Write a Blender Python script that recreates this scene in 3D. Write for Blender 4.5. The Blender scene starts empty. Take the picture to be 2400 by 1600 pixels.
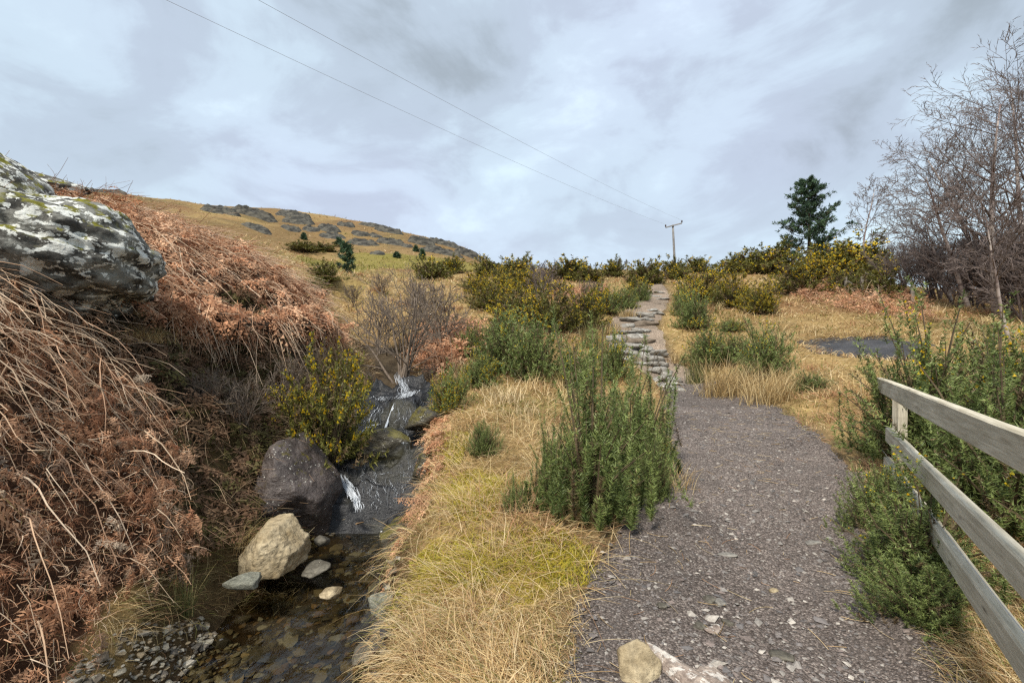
import bpy, bmesh, math, random
import numpy as np
from mathutils import Vector, Matrix

rng = np.random.default_rng(7)
random.seed(7)
C = bpy.context.scene.collection
sc = bpy.context.scene

# ------------------------------------------------------------------ camera, sky, sun, exposure
FPX, HZ = 1100.0, 820.0            # focal length and horizon row, in photograph pixels (2400 x 1600)
cam_data = bpy.data.cameras.new('camera')
cam_data.sensor_width = 36.0
cam_data.lens = 36.0 * FPX / 2400.0
cam_data.shift_y = (HZ - 800.0) / 2400.0
cam_data.clip_start = 0.05
cam_data.clip_end = 2000.0
cam = bpy.data.objects.new('camera', cam_data)
cam.location = (0, 0, 0)
cam.rotation_euler = (math.radians(90), 0, 0)
C.objects.link(cam)
sc.camera = cam

SUN_EL, SUN_AZ = math.radians(52), math.radians(207)   # azimuth clockwise from +Y: behind the camera, a little to the left
world = bpy.data.worlds.new('World')
sc.world = world
world.use_nodes = True
wn, wl = world.node_tree.nodes, world.node_tree.links
for n in list(wn): wn.remove(n)
def W(t, **kw):
    n = wn.new(t)
    for k, v in kw.items(): setattr(n, k, v)
    return n
wout = W('ShaderNodeOutputWorld'); wbg = W('ShaderNodeBackground')
wbg.inputs['Strength'].default_value = 0.1
sky = W('ShaderNodeTexSky', sky_type='NISHITA', sun_disc=False)
sky.sun_elevation = SUN_EL; sky.sun_rotation = SUN_AZ
wtc = W('ShaderNodeTexCoord'); wsep = W('ShaderNodeSeparateXYZ')
wl.new(wtc.outputs['Generated'], wsep.inputs[0])
def wmath(op, a, b=None, clamp=False):
    n = W('ShaderNodeMath', operation=op); n.use_clamp = clamp
    for i, s in enumerate((a, b)):
        if s is None: continue
        if isinstance(s, (int, float)): n.inputs[i].default_value = s
        else: wl.new(s, n.inputs[i])
    return n.outputs[0]
def wnoise(scale, detail, rough, loc, dist=0.0, stretch=(1, 1, 1), rot=0.0):
    m = W('ShaderNodeMapping'); m.inputs['Location'].default_value = loc
    m.inputs['Scale'].default_value = stretch; m.inputs['Rotation'].default_value = (0, 0, rot)
    wl.new(wtc.outputs['Generated'], m.inputs[0])
    n = W('ShaderNodeTexNoise'); n.inputs['Scale'].default_value = scale; n.inputs['Detail'].default_value = detail
    n.inputs['Roughness'].default_value = rough; n.inputs['Distortion'].default_value = dist
    wl.new(m.outputs[0], n.inputs['Vector'])
    return n.outputs['Fac']
def wramp(fac, stops, interp='EASE'):
    r = W('ShaderNodeValToRGB'); r.color_ramp.interpolation = interp
    els = r.color_ramp.elements
    while len(els) < len(stops): els.new(0.5)
    for e, (p, c) in zip(els, stops): e.position = p; e.color = (*c, 1)
    wl.new(fac, r.inputs[0]); return r.outputs[0]
def wmix(fac, a, b, blend='MIX'):
    n = W('ShaderNodeMixRGB', blend_type=blend)
    for i, s in zip((0, 1, 2), (fac, a, b)):
        if isinstance(s, (int, float)): n.inputs[i].default_value = s
        elif isinstance(s, tuple): n.inputs[i].default_value = (*s, 1)
        else: wl.new(s, n.inputs[i])
    return n.outputs[0]
SKY_LOC = (7.7, 21.2, 0)
big = wnoise(1.5, 3, 0.5, SKY_LOC, 0.3, (1.0, 1.0, 1.5), 0.0)
mid = wnoise(3.6, 7, 0.56, (7.3, 7.2, 0), 0.45, (0.9, 1.0, 1.7), 0.0)
fin = wnoise(11.0, 6, 0.6, (1.3, 6.2, 0), 0.3, (0.9, 1.0, 1.7), 0.0)
tint = wnoise(1.2, 2, 0.5, (14.0, 4.0, 0))
den = wmath('ADD', wmath('ADD', wmath('MULTIPLY', big, 0.42), wmath('MULTIPLY', mid, 0.48)), wmath('MULTIPLY', fin, 0.10))
cloud = wramp(den, [(0.36, (4.7, 5.8, 6.45)), (0.45, (3.9, 4.75, 5.5)), (0.52, (3.3, 3.9, 4.6)), (0.64, (2.4, 2.8, 3.2))])
lilac = wmix(wramp(tint, [(0.42, (0, 0, 0)), (0.62, (1, 1, 1))]), cloud, (1.035, 0.985, 1.035), 'MULTIPLY')
lowg = wmath('SUBTRACT', 1.0, wmath('MULTIPLY', wsep.outputs['Z'], 3.2), True)
glow = wmix(wmath('MULTIPLY', lowg, 0.42), lilac, (4.6, 5.6, 6.2))            # thinner, paler cloud towards the horizon all round
skycol = wmix(0.95, sky.outputs[0], glow)
wl.new(skycol, wbg.inputs[0]); wl.new(wbg.outputs[0], wout.inputs[0])

sun_data = bpy.data.lights.new('sun', 'SUN')
sun_data.energy = 3.0
sun_data.angle = math.radians(9)
sun_data.color = (1.0, 0.95, 0.86)
sun = bpy.data.objects.new('sun', sun_data)
sdir = Vector((math.sin(SUN_AZ) * math.cos(SUN_EL), math.cos(SUN_AZ) * math.cos(SUN_EL), math.sin(SUN_EL)))
sun.rotation_euler = (-sdir).to_track_quat('-Z', 'Y').to_euler()
C.objects.link(sun)

sc.view_settings.view_transform = 'Standard'
sc.view_settings.look = 'None'
sc.view_settings.gamma = 1.0
sc.view_settings.use_curve_mapping = False
sc.view_settings.exposure = 0.78
sc.cycles.max_bounces = 6
sc.cycles.transparent_max_bounces = 8
sc.cycles.use_denoising = False
sc.cycles.filter_width = 1.3

# ------------------------------------------------------------------ numeric helpers
PERM = np.random.default_rng(3).permutation(256)
PERM = np.concatenate([PERM, PERM, PERM]).astype(np.int64)
VALS = np.random.default_rng(4).uniform(-1, 1, 256)
def vnoise(p):
    p = np.asarray(p, float)
    i = np.floor(p).astype(np.int64); f = p - i; f = f * f * f * (f * (f * 6 - 15) + 10); i &= 255
    out = 0.0
    for dx in (0, 1):
        for dy in (0, 1):
            for dz in (0, 1):
                h = PERM[PERM[PERM[i[..., 0] + dx] + i[..., 1] + dy] + i[..., 2] + dz] & 255
                w = (f[..., 0] if dx else 1 - f[..., 0]) * (f[..., 1] if dy else 1 - f[..., 1]) * (f[..., 2] if dz else 1 - f[..., 2])
                out = out + w * VALS[h]
    return out
def fbm(p, octs=4, lac=2.1, gain=0.5):
    p = np.asarray(p, float); a, s, o = 1.0, 0.0, 0.0
    for k in range(octs):
        o = o + a * vnoise(p + 17.3 * k); s += a; a *= gain; p = p * lac
    return o / s
def n2(x, y, scale, octs=3, seed=0.0):
    x, y = np.asarray(x, float), np.asarray(y, float)
    return fbm(np.stack([x * scale, y * scale, np.full(x.shape, seed)], -1), octs)
def PX(u, v, Y): return np.array([(u - 1200) / FPX * Y, Y, -(v - HZ) / FPX * Y])
def proj(P):
    P = np.asarray(P, float)
    return 1200 + FPX * P[..., 0] / P[..., 1], HZ - FPX * P[..., 2] / P[..., 1]
def sstep(a, b, x):
    t = np.clip((np.asarray(x, float) - a) / (b - a), 0, 1); return t * t * (3 - 2 * t)
def polydist(x, y, P):
    """distance to a plan polyline P (n,2+k): distance, signed side (+ = right of travel), interpolated extra columns, arc length"""
    x, y = np.asarray(x, float), np.asarray(y, float)
    best = np.full(x.shape, 1e9); side = np.zeros(x.shape); arc = np.zeros(x.shape)
    ext = [np.zeros(x.shape) for _ in range(P.shape[1] - 2)]; acc = 0.0
    for a, b in zip(P[:-1], P[1:]):
        dx, dy = b[0] - a[0], b[1] - a[1]; L2 = dx * dx + dy * dy; L = math.sqrt(L2)
        t = np.clip(((x - a[0]) * dx + (y - a[1]) * dy) / L2, 0, 1)
        ex, ey = x - (a[0] + t * dx), y - (a[1] + t * dy); d = np.hypot(ex, ey)
        m = d < best
        best = np.where(m, d, best); side = np.where(m, np.sign(ex * dy - ey * dx), side); arc = np.where(m, acc + t * L, arc)
        for k in range(len(ext)): ext[k] = np.where(m, a[2 + k] + t * (b[2 + k] - a[2 + k]), ext[k])
        acc += L
    return best, side, ext, arc
def inpoly(x, y, poly):
    x, y = np.asarray(x, float), np.asarray(y, float); c = np.zeros(x.shape, bool); n = len(poly)
    for i in range(n):
        x1, y1 = poly[i][:2]; x2, y2 = poly[i - 1][:2]
        cond = ((y1 > y) != (y2 > y)) & (x < (x2 - x1) * (y - y1) / ((y2 - y1) + 1e-12) + x1)
        c ^= cond
    return c

# ------------------------------------------------------------------ mesh helpers
def make_mesh(name, V, T, mat, col=None, smooth=False, quads=None):
    V = np.asarray(V, np.float32).reshape(-1, 3); T = np.asarray(T, np.int32).reshape(-1, 3)
    me = bpy.data.meshes.new(name)
    me.vertices.add(len(V)); me.vertices.foreach_set('co', V.ravel())
    if quads is not None:
        Q = np.asarray(quads, np.int32).reshape(-1, 4)
        me.loops.add(Q.size); me.loops.foreach_set('vertex_index', Q.ravel())
        me.polygons.add(len(Q)); me.polygons.foreach_set('loop_start', np.arange(0, Q.size, 4, dtype=np.int32))
        np_ = len(Q)
    else:
        me.loops.add(T.size); me.loops.foreach_set('vertex_index', T.ravel())
        me.polygons.add(len(T)); me.polygons.foreach_set('loop_start', np.arange(0, T.size, 3, dtype=np.int32))
        np_ = len(T)
    if col is not None:
        col = np.asarray(col, np.float32).reshape(-1, 3)
        ca = me.color_attributes.new('Col', 'FLOAT_COLOR', 'POINT')
        ca.data.foreach_set('color', np.concatenate([col, np.ones((len(col), 1), np.float32)], 1).ravel())
    me.update(calc_edges=True)
    if smooth: me.polygons.foreach_set('use_smooth', np.ones(np_, bool))
    else: me.polygons.foreach_set('use_smooth', np.zeros(np_, bool))
    me.materials.append(mat)
    return me
def link(name, me, parent=None, loc=None, label=None, cat=None, group=None, kind=None):
    o = bpy.data.objects.new(name, me); C.objects.link(o)
    if parent is not None: o.parent = parent
    if loc is not None: o.location = loc
    if label: o['label'] = label
    if cat: o['category'] = cat
    if group: o['group'] = group
    if kind: o['kind'] = kind
    return o
def empty(name, loc, label=None, cat=None, group=None, rz=0.0, scale=(1, 1, 1)):
    o = link(name, None, None, loc, label, cat, group); o.rotation_euler = (0, 0, rz); o.scale = scale
    o.empty_display_size = 0.1
    return o
class Acc:
    """collects triangles with colours for one mesh"""
    def __init__(s): s.V, s.T, s.K, s.n = [], [], [], 0
    def add(s, V, T, K):
        V = np.asarray(V, float).reshape(-1, 3); T = np.asarray(T).reshape(-1, 3)
        K = np.asarray(K, float)
        if K.ndim == 1: K = np.tile(K, (len(V), 1))
        s.V.append(V); s.T.append(T + s.n); s.K.append(K.reshape(-1, 3)); s.n += len(V)
    def mesh(s, name, mat, smooth=False):
        return make_mesh(name, np.concatenate(s.V), np.concatenate(s.T), mat, np.concatenate(s.K), smooth)
def norm(a): return a / (np.linalg.norm(a, axis=-1, keepdims=True) + 1e-9)
def tubes(P, R, sides=5):
    """P (B,n,3) polylines, R (B,n) radii -> verts, tris"""
    P = np.asarray(P, float); R = np.asarray(R, float); B, n = R.shape
    tg = norm(np.gradient(P, axis=1))
    ref = np.where(np.abs(tg[..., 2:3]) > 0.9, np.array([1.0, 0, 0]), np.array([0, 0, 1.0]))
    a = norm(np.cross(tg, ref)); b = np.cross(tg, a)
    th = np.arange(sides) * 2 * math.pi / sides
    V = P[:, :, None] + R[:, :, None, None] * (np.cos(th)[:, None] * a[:, :, None] + np.sin(th)[:, None] * b[:, :, None])
    idx = np.arange(B * n * sides).reshape(B, n, sides)
    i0, i1 = idx[:, :-1], idx[:, 1:]
    j0, j1 = np.roll(i0, -1, 2), np.roll(i1, -1, 2)
    T = np.concatenate([np.stack([i0, j0, j1], -1).reshape(-1, 3), np.stack([i0, j1, i1], -1).reshape(-1, 3)])
    caps = []
    for k in range(1, sides - 1 if sides > 3 else 1):
        caps.append(np.stack([idx[:, -1, 0], idx[:, -1, k], idx[:, -1, k + 1]], -1))
        caps.append(np.stack([idx[:, 0, 0], idx[:, 0, k + 1], idx[:, 0, k]], -1))
    return V.reshape(-1, 3), np.concatenate([T] + caps) if caps else T
def blades(base, up, head, length, width, bend, seg=3, tip=0.12, jit=0.0):
    """bent tapering blades. base (N,3), up (N,3) start direction, head (N,3) direction they bend towards"""
    N = len(base); t = np.linspace(0, 1, seg + 1)
    L = length[:, None, None]; tt = t[None, :, None]
    ang = bend[:, None, None] * tt
    c = base[:, None] + L * (np.sin(ang) / np.maximum(bend[:, None, None], 1e-3) * up[:, None] + (1 - np.cos(ang)) / np.maximum(bend[:, None, None], 1e-3) * head[:, None])
    side = norm(np.cross(up, head + 1e-4))
    if jit: side = norm(side + rng.normal(0, jit, side.shape))
    w = (width[:, None] * (1 - (1 - tip) * t[None] ** 1.5))[..., None] * 0.5
    Lf, Rt = c - side[:, None] * w, c + side[:, None] * w
    V = np.stack([Lf, Rt], 2).reshape(N, -1, 3)
    k = 2 * (seg + 1); tri = []
    for i in range(seg):
        a = 2 * i; tri += [(a, a + 1, a + 3), (a, a + 3, a + 2)]
    T = (np.arange(N)[:, None, None] * k + np.array(tri)[None]).reshape(-1, 3)
    return V.reshape(-1, 3), T, k

# ------------------------------------------------------------------ materials
MATS = {}
class NT:
    def __init__(s, name):
        s.m = bpy.data.materials.new(name); s.m.use_nodes = True
        s.n, s.l = s.m.node_tree.nodes, s.m.node_tree.links
        s.p = s.n['Principled BSDF']; s.out = s.n['Material Output']; MATS[name] = s.m
        s.tc = s.n.new('ShaderNodeTexCoord')
    def N(s, t, **kw):
        n = s.n.new(t)
        for k, v in kw.items(): setattr(n, k, v)
        return n
    def put(s, sock, v):
        if isinstance(v, (int, float)): sock.default_value = v
        elif isinstance(v, tuple): sock.default_value = (*v, 1) if len(v) == 3 and sock.type == 'RGBA' else v
        else: s.l.new(v, sock)
    def coord(s, which='Object', scale=(1, 1, 1), rot=(0, 0, 0), loc=(0, 0, 0)):
        m = s.N('ShaderNodeMapping'); m.inputs['Scale'].default_value = scale; m.inputs['Rotation'].default_value = rot; m.inputs['Location'].default_value = loc
        s.l.new(s.tc.outputs[which], m.inputs[0]); return m.outputs[0]
    def noise(s, scale, detail=5, rough=0.55, vec=None, dist=0.0):
        n = s.N('ShaderNodeTexNoise'); s.put(n.inputs['Scale'], scale); s.put(n.inputs['Detail'], detail); s.put(n.inputs['Roughness'], rough); s.put(n.inputs['Distortion'], dist)
        s.l.new(vec if vec is not None else s.coord(), n.inputs['Vector']); return n.outputs['Fac']
    def voro(s, scale, vec=None, feature='F1', out='Distance', rand=1.0):
        n = s.N('ShaderNodeTexVoronoi', feature=feature); s.put(n.inputs['Scale'], scale); s.put(n.inputs['Randomness'], rand)
        s.l.new(vec if vec is not None else s.coord(), n.inputs['Vector']); return n.outputs[out]
    def ramp(s, fac, stops, interp='LINEAR'):
        r = s.N('ShaderNodeValToRGB'); r.color_ramp.interpolation = interp; e = r.color_ramp.elements
        while len(e) < len(stops): e.new(0.5)
        for el, (p, c) in zip(e, stops): el.position = p; el.color = (*c, 1) if isinstance(c, tuple) else (c, c, c, 1)
        s.l.new(fac, r.inputs[0]); return r.outputs[0]
    def mix(s, fac, a, b, blend='MIX'):
        n = s.N('ShaderNodeMixRGB', blend_type=blend)
        for i, v in enumerate((fac, a, b)): s.put(n.inputs[i], v)
        return n.outputs[0]
    def math(s, op, a, b=0.0, clamp=False):
        n = s.N('ShaderNodeMath', operation=op); n.use_clamp = clamp; s.put(n.inputs[0], a); s.put(n.inputs[1], b); return n.outputs[0]
    def attr(s, name='Col'):
        n = s.N('ShaderNodeAttribute'); n.attribute_name = name; return n.outputs['Color']
    def nz(s):
        g = s.N('ShaderNodeNewGeometry'); x = s.N('ShaderNodeSeparateXYZ'); s.l.new(g.outputs['Normal'], x.inputs[0]); return x.outputs['Z']
    def bump(s, h, strength=0.5, dist=0.02):
        b = s.N('ShaderNodeBump'); s.put(b.inputs['Strength'], strength); s.put(b.inputs['Distance'], dist); s.l.new(h, b.inputs['Height'])
        s.l.new(b.outputs[0], s.p.inputs['Normal']); return b
    def base(s, c, rough=0.8, spec=0.3):
        s.put(s.p.inputs['Base Color'], c); s.put(s.p.inputs['Roughness'], rough); s.put(s.p.inputs['Specular IOR Level'], spec); return s.m
def leafmat(name, rough=0.65, trans=0.25, spec=0.2):
    s = NT(name); c = s.attr(); s.base(c, rough, spec)
    t = s.N('ShaderNodeBsdfTranslucent'); s.l.new(c, t.inputs[0])
    mx = s.N('ShaderNodeMixShader'); mx.inputs[0].default_value = trans
    s.l.new(s.p.outputs[0], mx.inputs[1]); s.l.new(t.outputs[0], mx.inputs[2]); s.l.new(mx.outputs[0], s.out.inputs[0])
    return s.m
M_grass = leafmat('dry_grass', 0.6, 0.28)
M_bracken = leafmat('dead_bracken', 0.75, 0.2)
M_gorse = leafmat('gorse_green', 0.5, 0.15, 0.3)
M_flower = leafmat('gorse_flower', 0.55, 0.3)
M_needle = leafmat('pine_needle', 0.5, 0.1, 0.3)
def bark(name, c1, c2, sc_=30):
    s = NT(name); f = s.noise(sc_, 4, 0.6); return s.base(s.ramp(f, [(0.35, c1), (0.65, c2)]), 0.85, 0.2)
M_twig = bark('bare_twig', (0.12, 0.092, 0.072), (0.24, 0.19, 0.145))
M_birchtwig = bark('birch_twig', (0.10, 0.076, 0.068), (0.20, 0.16, 0.142), 12)
M_stem = bark('woody_stem', (0.07, 0.05, 0.03), (0.16, 0.12, 0.07))
def m_birch():
    s = NT('birch_bark'); v = s.coord('Object', (1, 1, 6))
    f = s.noise(1.6, 5, 0.7, s.coord('Object', (1.5, 1.5, 5))); g = s.noise(0.5, 3, 0.6)
    c = s.mix(s.ramp(f, [(0.52, 0.0), (0.6, 1.0)]), (0.5, 0.43, 0.38), (0.07, 0.05, 0.045))
    c = s.mix(s.ramp(g, [(0.42, 0.0), (0.6, 1.0)]), c, (0.17, 0.12, 0.11))
    return s.base(c, 0.75, 0.25)
M_birch = m_birch()
M_pinebark = bark('pine_bark', (0.05, 0.035, 0.028), (0.13, 0.085, 0.06), 14)
# ------------------------------------------------------------------ terrain heights
# stream: x, y, bed height, half width, left bank slope, right bank slope
def S3(u, v, z): Y = -z * FPX / (v - HZ); return ((u - 1200) / FPX * Y, Y)
STREAM = np.array([
    (-1.30, -4.00, -2.72, 0.75, 0.5, 1.2),
    (-1.55, 1.00, -2.62, 0.75, 0.35, 1.6),
    (-1.60, 2.30, -2.56, 0.66, 0.60, 2.2),
    (-1.62, 3.38, -2.50, 0.56, 0.60, 2.6),
    (-1.70, 4.12, -2.46, 0.50, 0.50, 2.6),
    (-1.76, 4.96, -2.42, 0.50, 0.45, 2.6),
    (-1.78, 5.75, -2.38, 0.60, 0.9, 2.6),
    (-1.84, 6.00, -2.10, 0.62, 1.2, 2.6),
    (-1.90, 6.60, -1.60, 0.62, 1.2, 2.4),
    (-1.98, 7.50, -1.55, 0.62, 1.2, 2.0),
    (-2.05, 7.75, -1.30, 0.66, 1.2, 1.8),
    (-2.12, 8.55, -0.86, 0.62, 1.4, 1.6),
    (-2.16, 8.85, -0.80, 0.45, 1.6, 1.5),
    (-2.19, 9.15, -0.48, 0.30, 1.8, 1.4),
    (-2.45, 9.90, -0.30, 0.28, 1.6, 1.3),
    (-3.00, 11.0, -0.12, 0.32, 1.2, 1.2),
    (-3.84, 12.8, 0.28, 0.35, 0.8, 0.8),
    (-5.40, 16.0, 1.05, 0.35, 0.5, 0.5),
    (-8.00, 22.0, 2.40, 0.30, 0.4, 0.4)])
PATH_PX = [  # left u, right u, v, z
    (1345, 2165, 1600, -1.60), (1400, 2085, 1400, -1.55), (1545, 2000, 1200, -1.42), (1580, 1965, 1100, -1.30),
    (1580, 1868, 1000, -1.10), (1575, 1790, 950, -0.98), (1565, 1715, 920, -0.90), (1545, 1650, 893, -0.78)]
PATH_UP = [(1530, 850, 12.8, 0.55), (1500, 800, 13.8, 0.72), (1482, 765, 15.0, 0.72), (1505, 735, 17.0, 0.62), (1530, 710, 19.5, 0.56), (1540, 690, 22.5, 0.55),
           (1535, 672, 26.0, 0.5), (1530, 660, 30.0, 0.4)]
PATH = [(0.15, -6.0, -1.8, 1.0), (0.75, 0.0, -1.68, 0.95)]
for ul, ur, v, z in PATH_PX:
    Y = -z * FPX / (v - HZ); PATH.append((((ul + ur) / 2 - 1200) / FPX * Y, Y, z, (ur - ul) / 2 / FPX * Y))
for u, v, Y, hw in PATH_UP:
    p = PX(u, v, Y); PATH.append((p[0], p[1], p[2], hw))
PATH = np.array(PATH)
CP = [tuple(p[:3]) for p in PATH]
for p in PATH:                                     # the path is level across
    CP += [(p[0] - p[3], p[1] - 0.01, p[2] + 0.01), (p[0] + p[3], p[1] + 0.01, p[2] + 0.01)]
for u, v, Y in [  # what the photograph shows of the ground, as rows (column, row, metres away)
    (900, 1550, 2.64), (1150, 1500, 2.62), (1150, 1300, 3.44), (1050, 1200, 4.2), (1250, 1200, 4.0), (1100, 1050, 5.6), (1300, 1100, 5.1),
    (1450, 1000, 6.7), (1150, 950, 7.2), (1400, 900, 10.0), (1200, 900, 9.0), (1300, 800, 12.5), (1100, 800, 12.0), (1200, 700, 19), (1000, 715, 19),
    (1200, 650, 32), (900, 660, 33), (1000, 626, 48), (760, 616, 44), (1350, 650, 34), (1440, 645, 40), (1300, 632, 52), (1550, 634, 48), (1400, 632, 55),
    (1130, 608, 85), (1090, 578, 88), (1000, 556, 90), (900, 532, 93), (800, 512, 95), (640, 492, 92), (480, 487, 90), (300, 462, 72), (200, 452, 50),
    (900, 598, 60), (800, 560, 75), (600, 560, 65), (1080, 606, 72), (1000, 600, 68), (600, 610, 45), (1180, 622, 60),
    (1700, 645, 34), (1900, 648, 29), (2000, 668, 25), (1800, 640, 33), (1750, 655, 29), (1650, 720, 19), (1620, 680, 25), (1900, 720, 17), (2050, 705, 18), (2200, 745, 15.5), (2400, 800, 13),
    (2380, 950, 8), (2060, 900, 8.2), (1900, 935, 7.8), (1800, 850, 10.5), (1700, 800, 13), (1950, 800, 12.0), (2200, 690, 25), (2400, 705, 25), (2130, 800, 11),
    (2150, 1450, 2.6), (2400, 1590, 2.05), (2100, 1100, 4.6), (2300, 1100, 4.4), (2000, 1000, 6.0),
    (60, 790, 3.3), (200, 775, 3.6), (330, 785, 3.8), (200, 1000, 2.95), (60, 1000, 2.8), (200, 1300, 2.5), (60, 1300, 2.35), (150, 1580, 2.15), (420, 850, 4.0), (445, 1000, 3.75), (400, 1200, 3.45), (310, 1450, 2.9),
    (100, 740, 4.6), (300, 735, 4.6), (480, 1200, 4.5), (430, 1400, 3.7), (400, 1585, 2.95), (560, 1400, 4.0), (560, 1250, 4.8), (600, 1150, 5.3),
    (430, 835, 6.1), (480, 860, 6.75), (600, 865, 7.7), (740, 865, 8.9), (600, 1000, 6.0), (520, 1000, 5.4), (700, 950, 7.2), (700, 1050, 6.3), (780, 960, 7.6), (500, 1100, 4.8),
    (400, 720, 6.2), (500, 735, 6.9), (600, 745, 7.6), (690, 735, 8.6), (760, 770, 9.4), (830, 850, 9.6),
    (180, 488, 9.0), (300, 515, 8.7), (400, 545, 8.7), (500, 590, 8.7), (620, 648, 9.1), (730, 712, 9.8), (800, 775, 10.2), (850, 835, 10.6),
    (250, 600, 6.4), (400, 620, 7.0), (500, 660, 7.5), (600, 680, 8.2), (100, 600, 5.6), (60, 490, 8.5), (390, 792, 4.25), (345, 768, 4.3)]:
    CP.append(tuple(PX(u, v, Y)))
CP += [(-5.2, 14, 1.7), (-8, 14, 2.4), (-9, 20, 3.2), (-14, 35, 6.3), (-20, 35, 8.5), (-4.2, 13.2, 0.7), (-10, 2, 1.2), (-10, 8, 2.7), (-14, 14, 4.0), (-6, -3, 0.2), (10, 2, -1.5), (0, -8, -1.9), (10, -8, -1.9),
       (-10, -8, 0.3), (40, 20, 1.0), (30, 8, -0.8), (60, 60, 6), (100, 100, 8), (25, 75, 9.5), (14, 70, 9.6), (5, 75, 9.0), (20, 110, 8), (0, 120, 12), (60, 150, 6), (-110, 100, 30), (-60, 30, 14), (-40, 20, 11), (-110, 150, 30), (0, 170, 12), (-40, 160, 27),
       (-110, -8, 18), (110, -8, -4), (110, 170, 2), (-30, 120, 28), (-12, 110, 20), (45, 40, 4)]
CP = np.array(CP)
_c = 0.18
def _phi(d2): return np.sqrt(d2 + _c * _c)
_A = _phi(((CP[:, None, :2] - CP[None, :, :2]) ** 2).sum(-1)); _n = len(CP)
_K = np.zeros((_n + 3, _n + 3)); _K[:_n, :_n] = _A - np.eye(_n) * 0.012
_K[:_n, _n] = 1; _K[:_n, _n + 1:] = CP[:, :2]; _K[_n, :_n] = 1; _K[_n + 1:, :_n] = CP[:, :2].T
_w = np.linalg.solve(_K, np.concatenate([CP[:, 2], np.zeros(3)]))
def base_height(x, y):
    x, y = np.asarray(x, float), np.asarray(y, float); sh = x.shape; x, y = x.ravel(), y.ravel(); o = np.empty(x.size)
    for i in range(0, x.size, 20000):
        a, b = x[i:i + 20000], y[i:i + 20000]
        o[i:i + 20000] = _phi((a[:, None] - CP[:, 0]) ** 2 + (b[:, None] - CP[:, 1]) ** 2) @ _w[:_n] + _w[_n] + _w[_n + 1] * a + _w[_n + 2] * b
    return o.reshape(sh)
Z_MUD = [tuple(PX(u, v, Y)[:2]) for u, v, Y in [(1862, 790, 12.3), (1925, 782, 12.7), (2010, 795, 12.4), (2090, 805, 12.2), (2180, 830, 11.4), (2180, 880, 10.1), (2060, 876, 10.1), (1985, 855, 10.6), (1905, 830, 11.2)]]
_zm = np.array(Z_MUD)
def H(x, y, fine=True):
    x, y = np.asarray(x, float), np.asarray(y, float)
    z = base_height(x, y)
    r = np.hypot(x, y)
    dp, _, (pz, phw), _ = polydist(x, y, PATH)
    off = sstep(0, 0.6, dp - phw) * 0.92 + 0.08
    if fine:
        z = z + off * (n2(x, y, 1.3, 3, 1.5) * 0.07 + n2(x, y, 5.0, 3, 4.5) * 0.028 * np.clip(9 / (r + 1), 0, 1))
        z = z + sstep(30, 75, r) * (n2(x, y, 0.10, 4, 8.5) * 0.9 + n2(x, y, 0.4, 3, 2.2) * 0.35) * sstep(-5, -25, x + 8)
    if x.size and (np.min(np.abs(x - 9) + np.abs(y - 11.4)) < 5):
        pd_ = polydist(x, y, np.concatenate([_zm, _zm[:1]]))[0]; sg_ = np.where(inpoly(x, y, Z_MUD), pd_, -pd_) + 0.12 * n2(x, y, 1.3, 3, 51)
        z = z - 0.13 * sstep(-0.05, 0.25, sg_)
    d, side, (bed, hw, kl, kr), _ = polydist(x, y, STREAM)
    k = np.where(side > 0, kr, kl)
    e = d - hw * (1 + 0.22 * n2(x, y, 1.9, 2, 6.0))
    cut = bed - 0.05 * np.clip(-e, 0, 1) + k * np.maximum(e, 0) + np.where(e > 0.25, (e - 0.25) * 0.8, 0)
    m = np.minimum(z, cut)
    h = np.clip(0.5 + 0.5 * (cut - z) / 0.10, 0, 1)           # rounded lip
    return np.where(np.abs(cut - z) < 0.10, z * h + cut * (1 - h) - 0.10 * h * (1 - h), m)
_t = np.concatenate([np.geomspace(1.2, 160, 1500)])
def gp(u, v):
    """the point of the ground that column u, row v of the photograph looks at"""
    x, y, z = (u - 1200) / FPX * _t, _t, -(v - HZ) / FPX * _t
    below = z < H(x, y)
    i = int(np.argmax(below)) if below.any() else len(_t) - 1
    if i == 0: i = 1
    a, b = _t[i - 1], _t[i]
    yy = np.linspace(a, b, 12); xx = (u - 1200) / FPX * yy
    j = int(np.argmax(-(v - HZ) / FPX * yy < H(xx, yy)))
    Y = yy[j] if below.any() else 120.0
    X = (u - 1200) / FPX * Y
    return np.array([X, Y, float(H(np.array([X]), np.array([Y]))[0])])
def ground(x, y): return float(H(np.array([x]), np.array([y]))[0])
def plan(px): return [tuple(gp(u, v)[:2]) for u, v in px]
def grad(x, y, e=0.15):
    return (H(x + e, y, False) - H(x - e, y, False)) / (2 * e), (H(x, y + e, False) - H(x, y - e, False)) / (2 * e)

# what grows where, as outlines on the ground
Z_BRACK_NEAR = [(-9, -1), (-2.5, 1.6)] + [tuple(PX(u, v, Y)[:2]) for u, v, Y in [(60, 1590, 2.4), (135, 1430, 2.8), (240, 1230, 3.3), (355, 1020, 3.75), (410, 860, 4.05), (395, 790, 4.4)]] + [(-3.6, 5.0), (-5.0, 5.2), (-9, 4.9)]
Z_BRACK_RIDGE = [(-4.6, 5.2)] + [tuple(PX(u, v, Y)[:2]) for u, v, Y in [(380, 730, 6.1), (480, 740, 6.8), (600, 750, 7.5), (680, 740, 8.4), (730, 740, 9.0), (745, 710, 9.9)]] + [(-5.0, 10.8), (-7, 12), (-12, 14), (-16, 10), (-9, 4.6), (-6, 4.9)]
Z_MEADOW = plan([(690, 598), (830, 592), (960, 596), (1085, 612), (1180, 622), (1190, 634), (1040, 636), (900, 628), (720, 624)])
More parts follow.
